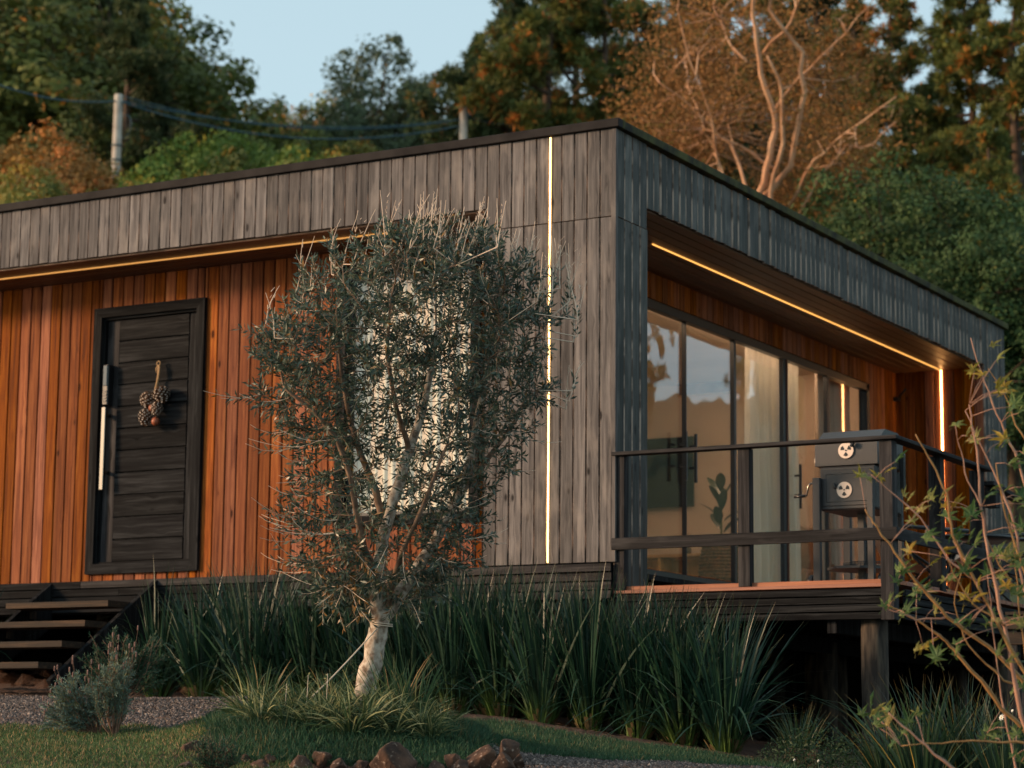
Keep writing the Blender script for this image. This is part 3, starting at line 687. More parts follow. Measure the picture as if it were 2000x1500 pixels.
# ------------------------------------------------------------------ barbecue
M['bbq'] = noisy('textured_black_steel', (.034, .034, .036), (.044, .044, .046), 300, .42, .15, 2)
M['vent'] = mat('pale_vent_disc', .45, (.62, .50, .42), .3); M['darkm'] = mat('dark_metal', .35, (.03, .033, .036), .4)
Y0 = .42; xl = PL(1592, 920, 1, Y0)[0]; xr = PL(1714, 920, 1, Y0)[0]; Wg = xr-xl
zf = lambda u, v, y=Y0: PL(u, v, 1, y)[2]-DZ
bq = empty('charcoal_oven_barbecue', (xl, Y0, DZ)); tag(bq, 'black steel oven barbecue on legs with two round pale vents on the balcony', 'barbecue')
zb, zj, zl, ztop = zf(1605, 998), zf(1592, 912), zf(1600, 868), zf(1690, 845, .7)
dep = .52; z_leg = zf(1590, 935)
MB().box((.035, 0, zb), (Wg-.015, dep, zj-.004), 0, .012).build('firebox', M['bbq'], bq)
V = []; prf = [(0, zj+.002), (dep, zj+.002), (dep, ztop-.06), (dep-.10, ztop), (.16, ztop), (.0, zl)]
MB().add([(x, y, z) for x in (.0, Wg) for y, z in prf], [(0, 1, 2, 3, 4, 5)[::-1], (6, 7, 8, 9, 10, 11)]+[(i, (i+1) % 6, (i+1) % 6+6, i+6) for i in range(6)]).build('lid', M['bbq'], bq)
MB().box((.055, -.006, zb+.03), (Wg-.04, .001, zj-.03), 0, .004).build('door_panel', M['bbq'], bq)
b = MB(); a0, a1, c0, c1 = .085, Wg-.075, zb+.06, zj-.06
for A, B in (((a0, c0), (a1, c0)), ((a1, c0), (a1, c1)), ((a1, c1), (a0, c1)), ((a0, c1), (a0, c0))): b.tube([(A[0], -.006, A[1]), (B[0], -.006, B[1])], .0022, 5)
b.build('door_bead', M['darkm'], bq)
def vent(u, v, kn):
    p = PL(u, v, 1, Y0); cx, cz = p[0]-xl, p[2]-DZ; R_ = .057
    vo = MB().add([(cx, -.012, cz)]+[(cx+R_*cos(a), -.012, cz+R_*sin(a)) for a in np.linspace(0, 2*pi, 33)[:-1]]+[(cx+R_*1.02*cos(a), -.004, cz+R_*1.02*sin(a)) for a in np.linspace(0, 2*pi, 33)[:-1]],
        [(0, 1+i, 1+(i+1) % 32) for i in range(32)]+[(1+i, 33+i, 33+(i+1) % 32, 1+(i+1) % 32) for i in range(32)]).build('vent', M['vent'], bq)
    b = MB()
    for k in range(3):
        a = radians(-90+120*k); w1, w2, r1, r2 = .25, .47, .014, .040
        V = [(cx+r*cos(a+s_*w), -.0135, cz+r*sin(a+s_*w)) for r, s_, w in ((r1, -1, w1), (r1, 1, w1), (r2, 1, w2), (r2+.003, 0, 0), (r2, -1, w2))]
        b.add(V, [(0, 1, 2, 3, 4)])
    b.build('vent_hole', M['darkm'], bq); MB().lathe((0, 0, 0), [(0, .006), (.005, .004), (.006, 0)], 8).build('vent_screw', M['darkm'], bq, (cx, -.013, cz), (pi/2, 0, 0))
    kx, kz = kn; MB().box((-.010, -.03, -.019), (.010, -.002, .019), 0, .004).build('vent_knob', M['blackp'], bq, (cx+kx, -.012, cz+kz), (0, .5 if kx > 0 else -.3, 0))
vent(1653, 880, (.055, .038)); vent(1650, 957, (-.068, .030))
LX = [PL(1588, 1000, 1, Y0-.04)[0]-xl, PL(1602, 1000, 1, Y0-.04)[0]-xl, PL(1694, 1000, 1, Y0-.04)[0]-xl, PL(1706, 1000, 1, Y0-.04)[0]-xl]
for y in (-.05, dep+.01):
    for a_, c_ in ((LX[0], LX[1]), (LX[2], LX[3])): MB().box((a_, y, .04), (c_, y+.04, z_leg), 0, .003).build('leg', M['bbq'], bq)
zsv = .145
V = [(Wg*.5+.23*cos(a), dep*.5+.27*sin(a)) for a in np.linspace(0, 2*pi, 9)[:-1]+pi/8]
MB().add([(x, y, z) for z in (zsv, zsv+.018) for x, y in V], [tuple(range(8))[::-1], tuple(range(8, 16))]+[(i, (i+1) % 8, (i+1) % 8+8, i+8) for i in range(8)]).build('lower_shelf', M['bbq'], bq)
b = MB(); cx, cy = Wg*.58, dep*.5
for z in (zsv+.022, zsv+.05, zsv+.036): b.ring((cx, cy, z), .155, .0028 if z < zsv+.05 else .004, (0, 0, 1), 40, 0, 5)
for i in range(44):
    a = 2*pi*i/44; b.tube([(cx+.155*cos(a), cy+.155*sin(a), zsv+.02), (cx+.157*cos(a), cy+.157*sin(a), zsv+.05)], .0022, 4)
b.build('perforated_tray', M['darkm'], bq)
MB().box((Wg*.5-.02, dep*.5, .0), (Wg*.5+.025, dep*.5+.045, zb)).build('centre_column', M['bbq'], bq)
for x in (LX[0]-.035, LX[3]+.035):
    b = MB()
    b.lathe((0, 0, 0), [(0, -.02), (.038, -.02), (.05, -.016), (.053, -.01), (.05, -.004), (.053, .0), (.05, .004), (.053, .010), (.05, .016), (.038, .02), (0, .02)], 22).build('wheel', M['blackp'], bq, (x, .02, .053), (0, pi/2, 0))
z = z_leg-.06
MB().tube([(LX[0]-.14, -.02, z-.065), (LX[0]-.055, -.02, z-.06), (LX[0]-.045, -.02, z), (LX[0]-.03, -.02, z+.022), (LX[0], -.02, z+.024)], .007, 8).build('crank_rod', M['steel'], bq)
MB().tube([(LX[0]-.15, -.02, z-.066), (LX[0]-.06, -.02, z-.061)], .011, 8).build('crank_handle', M['blackp'], bq)
for z in (zj-.01, ): MB().box((Wg+.0, .1, z-.1), (Wg+.02, .14, z+.12)).build('side_latch', M['darkm'], bq); MB().box((Wg+.0, dep-.08, z-.13), (Wg+.035, dep-.04, z+.13), 0, .004).build('side_latch', M['darkm'], bq)
MB().box((-.006, .0, zj+.03), (.0, .02, zj+.06)).build('hinge', M['vent'], bq)

# ------------------------------------------------------------------ balcony furniture
pc = PL(1885, 1052, 1, 2.3); zt = pc[2]
tbl = empty('round_patio_table', (pc[0], 2.3, DZ)); tag(tbl, 'small round dark metal patio table behind the balcony rail', 'table')
MB().lathe((0, 0, zt-DZ), [(0, 0), (.40, 0), (.41, -.008), (.40, -.02), (0, -.02)], 40).build('table_top', M['darkm'], tbl)
for k in range(4):
    a = pi/4+k*pi/2; MB().tube([(.10*cos(a), .10*sin(a), zt-DZ-.02), (.30*cos(a+.4), .30*sin(a+.4), .0)], .011, 8).build('leg', M['darkm'], tbl)
MB().ring((0, 0, .22), .2, .008, (0, 0, 1), 28).build('leg_ring', M['darkm'], tbl)
M['canvas'] = noisy('beige_canvas', (.50, .35, .26), (.60, .44, .33), 8, .9)
def sling_chair(loc, rz, lab):
    r = empty('canvas_sling_chair', loc, rz); tag(r, lab, 'chair', 'sling chairs on the balcony')
    for s_ in (-1, 1):
        MB().tube([(s_*.27, -.27, .0), (s_*.25, .30, .52)], .011, 8).build('leg', M['darkm'], r)
        MB().tube([(s_*.27, .27, .0), (s_*.25, -.26, .46), (s_*.25, -.40, .50)], .011, 8).build('leg', M['darkm'], r)
        MB().tube([(s_*.25, -.05, .27), (s_*.25, .30, .50), (s_*.25, .42, .86)], .011, 8).build('back_post', M['darkm'], r)
        MB().tube([(s_*.27, -.30, .58), (s_*.27, .36, .62)], .016, 8).build('armrest', M['darkm'], r)
    k = 12; pr = [(-.38, .47), (-.2, .36), (0, .30), (.15, .32), (.26, .40), (.33, .56), (.40, .74), (.43, .86)]
    V = []
    for y, z in pr:
        for i in range(k): x = -.25+.5*i/(k-1); V.append((x, y, z-.03*(1-(x/.25)**2)))
    F = [(j*k+i, j*k+i+1, (j+1)*k+i+1, (j+1)*k+i) for j in range(len(pr)-1) for i in range(k-1)]
    MB().add(V, F, 0, True).build('sling', M['canvas'], r); return r
def place(u, v, y, z):  # x on plane y under pixel
    return (PL(u, v, 1, y)[0], y, z)
sling_chair(place(1800, 1080, 2.6, DZ), 2.2, 'beige canvas sling chair on the balcony left of the round table')
sling_chair(place(1960, 1090, 3.4, DZ), -.9, 'beige canvas sling chair on the balcony right of the round table')

# ------------------------------------------------------------------ things inside the room
def TAGT(o, l, c): tag(o, l, c); return o
Yw = 8.06
a_ = PL(1250, 858, 1, Yw); c_ = PL(1358, 990, 1, Yw)
tv = empty('television', (c_[0], Yw, c_[2])); TAGT(tv, 'large black flat television on the far beige wall inside the glass doors', 'television')
hgt = PL(1356, 853, 1, Yw)[2]-c_[2]
MB().box((-1.15, -.05, 0), (0, -.02, hgt), 0, .004).build('screen', M['tv'], tv); MB().box((-.8, -.02, .15), (-.35, -.001, hgt-.15)).build('wall_mount', M['darkm'], tv)
cr = PL(1375, 1080, 1, 7.72); cb = empty('low_oak_cabinet', (cr[0], 7.72, .06)); TAGT(cb, 'low open oak cabinet against the far wall inside the room', 'cabinet')
ht = cr[2]-.06
MB().box((-1.7, 0, ht-.03), (0, .33, ht)).build('cabinet_top', M['oak'], cb)
for x in (-1.7, -1.15, -.55, -.025): MB().box((x, .003, .0), (x+.025, .33, ht-.031)).build('side_panel', M['oak'], cb)
MB().box((-1.67, .01, .06), (-.03, .32, .085)).build('bottom_shelf', M['oak'], cb); MB().box((-1.68, .31, .09), (-.03, .325, ht-.035)).build('back_panel', M['oak'], cb)
jar = MB(); jz = ht*.45+.06
def small(nm, u, v, y, m, prof, lab, cat, n=14):
    p = PL(u, v, 1, y); o = MB().lathe((0, 0, 0), prof, n).build(nm, m, None, tuple(p)); tag(o, lab, cat); return o
gl = mat('dark_glass', .15, (.10, .08, .06)); rd = mat('red_plastic', .4, (.45, .03, .02)); wh = mat('white_paper', .7, (.6, .6, .58))
ctop = cr[2]
p = PL(1345, 1078, 1, 7.85); v_ = MB().lathe((0, 0, 0), [(.0, 0), (.03, 0), (.032, .07), (.012, .09), (.012, .12), (0, .12)], 12).build('diffuser_bottle', gl, None, (p[0], 7.85, ctop)); tag(v_, 'small glass diffuser bottle with reeds on the oak cabinet', 'bottle')
b = MB()
for k in range(6): b.tube([(0, 0, .1), (.03*cos(k), .03*sin(k), .24)], .002, 4)
b.build('reed', M['twine'], v_)
for nm, u, m, r_, h_, lab in (('jar', 1312, rd, .04, .10, 'red lidded jar on the cabinet shelf'), ('book', 1326, wh, .035, .12, 'pale booklet standing on the cabinet shelf next to the red jar')):
    p = PL(u, 1110, 1, 7.8)
    if nm == 'jar': o = MB().lathe((0, 0, 0), [(0, 0), (r_, 0), (r_, h_*.6), (r_*.9, h_*.62), (r_*.9, h_), (0, h_)], 14).build(nm, m, None, (p[0], 7.8, .147))
    else: o = MB().box((-.05, -.015, 0), (.05, .015, .15), 0, .003).build(nm, m, None, (p[0], 7.8, .147), (0, .12, 0))
    tag(o, lab, 'jar' if nm == 'jar' else 'book')
# basket with rubber plant
pb_ = PL(1408, 1100, 1, 6.6); bk = empty('wicker_basket', (pb_[0], 6.6, .06)); TAGT(bk, 'round brown wicker basket holding a rubber plant inside the room', 'basket')
M['wicker'] = noisy('woven_wicker', (.05, .022, .010), (.22, .10, .045), 40, .7)
hb_ = PL(1408, 1056, 1, 6.6)[2]-.06; RR = .205; b = MB(); nr = 22
for i in range(nr):
    t = i/(nr-1); R_ = RR*(.80+.25*sin(pi*min(t*.9+.1, 1)))*(.98 if i % 2 else 1); n_ = 40
    V = []; c = Vector((0, 0, hb_*t))
    pts = [(cos(2*pi*j/n_)*(R_+.006*(1 if (j+i) % 2 else -1)), sin(2*pi*j/n_)*(R_+.006*(1 if (j+i) % 2 else -1)), hb_*t) for j in range(n_+1)]
    b.tube(pts, hb_/nr*.55, 5, 0, False)
b.build('weave', M['wicker'], bk); MB().ring((0, 0, hb_), RR*.9, .018, (0, 0, 1), 28).build('rim', M['wicker'], bk)
MB().lathe((0, 0, 0), [(0, .0), (RR*.78, 0), (RR*.86, hb_*.5), (RR*.8, hb_*.9), (0, hb_*.9)], 20).build('pot', M['blackp'], bk)
rp = empty('rubber_plant', (pb_[0], 6.6, .06+hb_*.9)); TAGT(rp, 'rubber plant with broad dark leaves growing in the wicker basket', 'plant')
M['rubber'] = mat('rubber_leaf', .3, (.018, .035, .018)); M['stemg'] = mat('green_stem', .6, (.10, .12, .05))
MB().tube([(0, 0, 0), (.01, 0, .25), (-.01, 0, .55)], [.012, .01, .006], 6).build('stem', M['stemg'], rp)
rg = random.Random(3)
for k in range(11):
    t = .12+.42*k/10; a = k*2.4; el = radians(rg.uniform(35, 75)); Ln = rg.uniform(.24, .32); Wd = Ln*.42
    d = Vector((cos(a)*cos(el), sin(a)*cos(el), sin(el))); s_ = d.cross(Vector((0, 0, 1))).normalized(); nn = s_.cross(d)
    V = []; rows = 7
    for i in range(rows):
        q_ = i/(rows-1); w_ = Wd*.5*math.sin(pi*(q_*.92+.04))**.8; c = Vector((0, 0, t))+d*(.05+Ln*q_)-Vector((0, 0, 1))*(q_**2*.05)
        V += [c-s_*w_+nn*w_*.25, c, c+s_*w_+nn*w_*.25]
    F = [(i*3+j, i*3+j+1, i*3+j+4, i*3+j+3) for i in range(rows-1) for j in range(2)]
    MB().add(V, F, 0, True).build('leaf', M['rubber'], rp)
# curtains
def curtain(y0, y1, x, lab, m=None, flare=.03):
    k = 90; r = random.Random(round(float(y0), 3)); ph = r.random()*6
    V = []
    for iz, z in enumerate(np.linspace(.08, 2.62, 8)):
        for i in range(k):
            t = i/(k-1); yy = y0+(y1-y0)*t; fl = (1-iz/7)*flare
            V.append((x+(.035+fl)*sin(t*(y1-y0)*38+ph)+.012*sin(t*(y1-y0)*90+ph*2+iz*.3), yy+fl*.5*sin(iz), z))
    F = [(j*k+i, j*k+i+1, (j+1)*k+i+1, (j+1)*k+i) for j in range(7) for i in range(k-1)]
    o = MB().add(V, F, 0, True).build('curtain', m or M['curtain'], None); tag(o, lab, 'curtain', 'curtains behind the glass doors'); return o
curtain(PL(1460, 900, 0, -1.16)[1], PL(1536, 900, 0, -1.16)[1], -1.16, 'wide white curtain behind the glass between the basket and the barbecue')
curtain(PL(1541, 900, 0, -1.16)[1], PL(1556, 900, 0, -1.16)[1], -1.16, 'narrow white curtain edge just right of the bronze door track')
M['curt2'] = noisy('beige_curtain_cloth', (.42, .35, .30), (.52, .43, .36), 3, .9)
curtain(6.75, 7.65, -1.16, 'beige curtain at the far end of the glass doors by the red wall', M['curt2'])
pic = PL(1380, 720, 1, 8.09)
o = empty('picture_frame', (pic[0], 8.09, pic[2])); TAGT(o, 'thin wooden picture frame high on the far wall inside the room', 'picture')
for a2, b2 in (((-.35, -.02, -.3), (-.33, 0, .35)), ((.33, -.02, -.3), (.35, 0, .35)), ((-.329, -.02, .33), (.329, 0, .35)), ((-.329, -.02, -.3), (.329, 0, -.28))): MB().box(a2, b2).build('frame_bar', M['oak'], o)
MB().box((-.329, -.010, -.279), (.329, -.004, .329)).build('artwork', noisy('brown_print', (.16, .09, .06), (.34, .24, .18), 4, .8), o)
# tub armchair with sheepskin
pa = PL(1565, 1100, 1, 7.0); ac = empty('tub_armchair', (pa[0], 7.0, .06), .5); TAGT(ac, 'brown rounded armchair inside the glass behind the barbecue', 'armchair')
M['brownf'] = noisy('brown_upholstery', (.16, .085, .05), (.22, .12, .07), 30, .9)
b = MB(); n_ = 22
for i in range(n_+1):
    a = radians(-40+260*i/n_); hh = .50+.34*max(0, sin(a))**1.2
    for r_, z in ((.30, .18), (.34, .18), (.36, hh-.03), (.34, hh), (.30, hh-.02), (.27, .40)): b.v.append((r_*cos(a), r_*sin(a), z)); b.n += 1
for i in range(n_):
    for j in range(5): b.f.append((i*6+j, i*6+j+1, (i+1)*6+j+1, (i+1)*6+j)); b.m.append(0); b.sm.append(True)
b.build('shell', M['brownf'], ac)
MB().lathe((0, 0, 0), [(0, .18), (.28, .18), (.29, .25), (.29, .40), (.24, .44), (0, .45)], 20).build('seat_cushion', M['brownf'], ac)
for a in (.8, 2.4, 3.9, 5.5): MB().tube([(.22*cos(a), .22*sin(a), .18), (.27*cos(a), .27*sin(a), 0)], .015, 6).build('leg', M['blackp'], ac)
rng = np.random.default_rng(8); nn_ = 2600
th = rng.uniform(.9, 2.3, nn_); zz = rng.uniform(.55, .93, nn_); Pp = np.stack([.34*np.cos(th), .34*np.sin(th), zz], 1)
me = leaves('sheepskin', Pp, np.stack([np.cos(th), np.sin(th), .5*rng.normal(size=nn_)], 1)+rng.normal(size=(nn_, 3))*.4, .05, .008, mat('sheepskin_fur', .9, (.72, .55, .44)), rng)
o = link('sheepskin_throw', me, None, (pa[0], 7.0, .06), (0, 0, .5)); tag(o, 'pale fluffy sheepskin draped over the brown armchair back', 'throw')
# ------------------------------------------------------------------ olive tree
M['obark'] = noisy('mottled_olive_bark', (.17, .11, .072), (.52, .45, .37), 24, .85, 1., 9, lo=.36, hi=.60)
M['otwig'] = noisy('pale_tan_twig', (.58, .42, .31), (.82, .66, .52), 12, .8)
M['obranch'] = noisy('brown_olive_branch', (.10, .062, .040), (.24, .16, .11), 20, .85, .4)
M['oleaf'] = leafmat('olive_leaf', (.014, .042, .036), (.075, .110, .066), (.24, .12, .035), .07, .38, .20, 2.5, .6, .4, back=(.085, .115, .085))
def tree_local(u, v, w, dep=0.): return at(u, v, w)+FH*dep
def build_olive():
    rng = np.random.default_rng(11); W0 = 13.4
    base = tree_local(702, 1400, W0); base[2] = gz(base)-.05
    root = empty('olive_tree', tuple(base))
    tag(root, 'young olive tree with pale leaning trunk and bare upright twigs in front of the cabin', 'tree')
    stems = [[(702, 1400, 0, .068), (714, 1345, 0, .063), (727, 1290, 0, .060), (738, 1240, 0, .058), (744, 1205, 0, .056)],
             [(740, 1205, 0, .046), (735, 1165, -.02, .044), (738, 1120, -.03, .040), (752, 1040, -.06, .034), (775, 960, -.05, .031), (800, 880, 0, .028), (825, 800, .03, .023), (842, 720, .05, .017), (852, 650, .06, .010)],
             [(750, 1210, .01, .042), (775, 1165, .04, .040), (812, 1110, .1, .035), (855, 1040, .14, .031), (890, 970, .16, .028), (918, 890, .16, .024), (932, 810, .14, .020), (950, 720, .12, .014), (975, 640, .1, .008)],
             [(738, 1130, -.03, .024), (715, 1080, -.1, .022), (700, 1010, -.16, .020), (690, 940, -.22, .017), (665, 870, -.25, .015), (620, 815, -.28, .012), (565, 775, -.3, .008)],
             [(752, 1040, -.06, .024), (735, 960, .0, .021), (705, 890, .06, .018), (680, 810, .10, .015), (665, 730, .12, .011), (655, 640, .14, .007)],
             [(890, 970, .16, .020), (940, 900, .25, .017), (985, 840, .3, .014), (1030, 770, .32, .010)],
             [(800, 880, 0, .018), (775, 800, -.15, .015), (760, 710, -.22, .011), (765, 620, -.25, .007)],
             [(755, 1185, -.01, .022), (770, 1135, -.08, .020), (790, 1080, -.2, .016), (830, 1000, -.3, .012), (870, 900, -.36, .009)]]
    env = [(440, 790, 960), (480, 690, 1010), (540, 590, 1085), (620, 530, 1110), (700, 484, 1108), (760, 478, 1100), (810, 510, 1080), (860, 560, 1060), (920, 590, 1030), (980, 560, 1000), (1050, 555, 970), (1110, 580, 940), (1170, 640, 880), (1200, 660, 850)]
    ev = np.array(env, float)
    def bounds(v): return np.interp(v, ev[:, 0], ev[:, 1])+6, np.interp(v, ev[:, 0], ev[:, 2])-34
    att = []
    while len(att) < 1900:
        v = rng.uniform(445, 1195); a, b = bounds(v); u = rng.uniform(a, b)
        cx = (a+b)/2; hw = (b-a)/2; q = (u-cx)/hw; dm = math.sqrt(max(0, 1-q*q))*.78*hw/334.
        d = rng.uniform(-dm, dm)
        # shell heavier than core; thin in the lower middle
        rr = math.sqrt(q*q+(d/(.78*hw/334.+1e-6))**2)
        k = .35+.65*rr
        if v > 830: k *= .62
        if 640 < u < 900 and v > 720: k *= .7
        if v < 760: k *= 1.25
        if rng.random() < k: att.append(tree_local(u, v, W0, d))
    att = np.array(att)
    P = []; par = []; fixr = []
    for s_ in stems:
        pts = np.array([tree_local(u, v, W0, d) for u, v, d, r in s_]); rs = [r for *_, r in s_]
        start = None
        if P:
            dd = np.linalg.norm(np.array(P)-pts[0], axis=1); start = int(dd.argmin())
        prev = start
        for i in range(len(pts)-1):
            L_ = np.linalg.norm(pts[i+1]-pts[i]); k = max(1, int(L_/.05))
            for j in range(k):
                t = j/k
                if i == 0 and j == 0 and start is not None: continue
                p = pts[i]*(1-t)+pts[i+1]*t
                P.append(p); par.append(-1 if prev is None else prev); fixr.append(rs[i]*(1-t)+rs[i+1]*t); prev = len(P)-1
        P.append(pts[-1]); par.append(prev); fixr.append(rs[-1])
    nstem = len(P); P = [np.array(p) for p in P]; D_, ST = .11, .045
    grown = set()
    for it in range(60):
        PA = np.array(P); d = np.linalg.norm(att[:, None]-PA[None], axis=2); near = d.argmin(1); dm = d.min(1)
        keep = dm > D_; att = att[keep]; near = near[keep]; dm = dm[keep]
        if len(att) < 20: break
        infl = dm < .55; new = 0
        for i in np.unique(near[infl]):
            if i < 24: continue
            vs_ = att[(near == i) & infl]-P[i]; dr = unit(vs_).sum(0)+np.array([0, 0, .25])+rng.normal(size=3)*.12
            dr = dr/(np.linalg.norm(dr)+1e-9); q = P[i]+dr*ST
            key = tuple(np.round(q/.012).astype(int))
            if key in grown: continue
            grown.add(key); P.append(q); par.append(int(i)); fixr.append(0.); new += 1
        if new == 0: break
    P = np.array(P); n = len(P); ch = [[] for _ in range(n)]
    for i, p in enumerate(par):
        if p >= 0: ch[p].append(i)
    rad = np.zeros(n)
    for i in range(n-1, -1, -1):
        s_ = sum(rad[c]**2.4 for c in ch[i]); rad[i] = max((s_ if s_ > 0 else .0022**2.4)**(1/2.4), .0022) if i >= nstem else fixr[i]
    rad[nstem:] = np.minimum(rad[nstem:], .012)
    # tubes: chains
    tr = MB(); br = MB()
    def chain(i):
        c = [i]
        while True:
            k = [q for q in ch[c[-1]]]
            if not k: break
            k.sort(key=lambda q: -rad[q]); c.append(k[0])
        return c
    done = np.zeros(n, bool); starts = [0]
    while starts:
        s_ = starts.pop(); c = chain(s_)
        for q in c: done[q] = True
        pts = [P[q] for q in c]; rr = [rad[q] for q in c]
        if par[s_] >= 0: pts = [P[par[s_]]]+pts; rr = [min(rad[par[s_]], rad[s_]*1.15)]+rr
        big = rr[0] > .03
        # knobbly
        jit = [np.random.default_rng(s_*7+k).normal(size=3)*.0016*(r/.03+.3) for k, r in enumerate(rr)]
        if len(pts) > 1: (tr if big else br).tube([p-base+j for p, j in zip(pts, jit)], [r*(1+.035*math.sin(k*1.7+s_)) for k, r in enumerate(rr)], 12 if big else (6 if rr[0] > .006 else 4), 0, False)
        for q in c:
            for k in ch[q]:
                if not done[k]: starts.append(k)
    tr.build('trunk', M['obark'], root); br.build('branch', M['obranch'], root)['kind'] = 'stuff'
    # twigs with leaves
    tw = MB(); tb = MB(); LP = []; LD = []; LL = []; LW = []; LT = []
    cand = [i for i in range(nstem, n)]; tips = [i for i in cand if not ch[i]]
    depth_c = tree_local(790, 800, W0)
    def twig(p, d, L_, bare, curl, pale_r=.0030, leafn=None, up=0., bk_=None):
        k = 7; q = p.copy(); d = d/np.linalg.norm(d); pts = [q.copy()]; ds = [d.copy()]
        for i in range(k):
            d = d+rng.normal(size=3)*.07+np.array([0, 0, curl]); d = d/np.linalg.norm(d); q = q+d*L_/k; pts.append(q.copy()); ds.append(d.copy())
        (tw if bk_ is None else bk_).tube([x-base for x in pts], [pale_r*(1-.55*i/k) for i in range(k+1)], 4, 0, False)
        m = int(L_/.0145) if leafn is None else leafn
        for j in range(m):
            t = (j+.5)/m
            if t > 1-bare: continue
            i = min(int(t*k), k-1); f = t*k-i; pp = pts[i]*(1-f)+pts[i+1]*f; dd = ds[i]
            side = unit(np.cross(dd, rng.normal(size=3)))
            for s_ in (1, -1):
                side = side*-1.
                if rng.random() < .12: continue
                LP.append(pp); LD.append(dd*.75+side*.8+rng.normal(size=3)*.18); LL.append(rng.uniform(.030, .066)); LW.append(rng.uniform(.010, .0145)); LT.append(rng.random())
    for i in tips:
        d = P[i]-P[par[i]]; out = P[i]-depth_c
        twig(P[i], d/np.linalg.norm(d)+.3*unit(out)+np.array([0, 0, .3]), rng.uniform(.10, .22), .05, .02, .0024, bk_=tb if P[i][2] < depth_c[2]+.45 else None)
        if rng.random() < .6: twig(P[i], unit(d)+rng.normal(size=3)*.6, rng.uniform(.08, .18), .05, .03, .0022, bk_=tb)
    side = rng.choice(cand, size=int(len(cand)*1.15), replace=True)
    for i in side:
        d = unit(P[i]-P[par[i]]); q = unit(np.cross(d, rng.normal(size=3)))
        low = (P[i][2] < depth_c[2]-.25)
        if low and rng.random() < .25: continue
        twig(P[i], q+d*.5+np.array([0, 0, .1]), rng.uniform(.07, .17), .05, .01, .0022, bk_=tb)
    # bare upright shoots along the top
    zt = np.array([P[i][2] for i in tips])
    for (u, v0, v1, k) in [(580, 560, 445, 1), (655, 500, 425, 2), (705, 520, 410, 2), (765, 470, 385, 2), (800, 480, 400, 2), (830, 470, 388, 5), (845, 470, 380, 4), (870, 470, 400, 3), (895, 480, 405, 2), (925, 470, 405, 3), (940, 470, 385, 4), (975, 490, 410, 3), (1000, 500, 450, 3), (1040, 520, 440, 3), (1090, 560, 455, 3), (1115, 580, 465, 2), (1130, 620, 520, 2), (620, 560, 500, 2), (545, 640, 590, 2), (1120, 760, 700, 2), (735, 520, 440, 2), (860, 470, 420, 6), (905, 500, 430, 5), (790, 500, 430, 4), (960, 520, 440, 4), (1060, 580, 500, 4)]:
        for j in range(int(k*1.6+.5)):
            dd = rng.normal()*.18; a_ = tree_local(u+rng.normal()*10-6, v0+rng.uniform(0, 50), W0, dd); b_ = tree_local(u+rng.normal()*7+4, v1+(rng.uniform(0, 34) if j else 0), W0, dd)
            # root the shoot on the nearest branch
            near_ = P[np.linalg.norm(P-a_, axis=1).argmin()]
            L1 = np.linalg.norm(b_-a_); tw.tube([near_-base, a_-base+(near_-a_)*.3, a_-base], [.0032, .003, .0034], 4, 0, False)
            twig(a_, b_-a_, L1, .60, 0.0, .0040, int(L1/.026))
            for _ in range(int(L1/.05)):
                t = rng.uniform(.15, .9); pp = a_*(1-t)+b_*t; ax = unit(b_-a_); sd2 = unit(np.cross(ax, rng.normal(size=3)))
                tw.tube([pp-base, pp+(ax*.8+sd2*.6)*rng.uniform(.01, .035)-base], [.0022, .0012], 3, 0, False)
    # arching shoots round the sides and below
    for k in range(60):
        v = rng.uniform(760, 1180); a, b = bounds(v); sgn = rng.choice([-1, 1]); u = (a+b)/2+sgn*(b-a)/2*rng.uniform(.55, .95)
        dd = rng.normal()*.22; a_ = tree_local(u, v, W0, dd); near_ = P[nstem+np.linalg.norm(P[nstem:]-a_, axis=1).argmin()]
        d = RH*sgn*rng.uniform(.5, 1.1)+np.array([0, 0, -.35])+FH*rng.normal()*.4
        twig(near_, d, rng.uniform(.22, .42), .22, .12, .0025, int(rng.uniform(8, 13)))
    for k in range(55):   # small drooping sprays under the crown with browned leaves
        u = rng.uniform(600, 900); v = rng.uniform(1090, 1180); a_ = tree_local(u, v, W0, rng.normal()*.25); near_ = P[nstem+np.linalg.norm(P[nstem:]-a_, axis=1).argmin()]
        n0 = len(LT); twig(near_, np.array([0, 0, -.5])+RH*rng.normal()*.7+FH*rng.normal()*.5, rng.uniform(.14, .26), .05, .02)
        if rng.random() < .45:
            for j in range(n0, len(LT)): LT[j] = .97+.03*rng.random()
    tw.build('twig', M['otwig'], root)['kind'] = 'stuff'; tb.build('twig', M['obranch'], root)['kind'] = 'stuff'
    LP = np.array(LP)-base
    me = leaves('leaf', LP, np.array(LD), np.array(LL), np.array(LW), M['oleaf'], rng, .25, np.array(LT))
    o = link('leaf', me, root); o['kind'] = 'stuff'; KIDS.setdefault(root.name, []).append(o)
    print('olive nodes', n, 'leaves', len(LP))
build_olive()
# tether rope
M['rope'] = noisy('pale_cotton_rope', (.55, .45, .35), (.68, .58, .46), 80, .9)
ra = at(741, 1222, 13.33); rb_ = at(592, 1378, 13.05); tr_ = empty('tether_rope', tuple(rb_)); tag(tr_, 'thin pale rope tying the olive trunk down to the ground on its left', 'rope')
ta = at(744, 1221, 13.4)
pts = [ra*(1-t)+rb_*t-rb_-np.array([0, 0, .012*sin(pi*t)]) for t in np.linspace(0, 1, 10)]
MB().tube(pts, .0042, 6).build('rope_line', M['rope'], tr_)
MB().ring(tuple(ta-rb_), .066, .0042, (.12, 0, 1), 26).ring(tuple(ta-rb_+np.array([0, 0, .007])), .066, .004, (.05, .05, 1), 26).build('rope_loop', M['rope'], tr_)

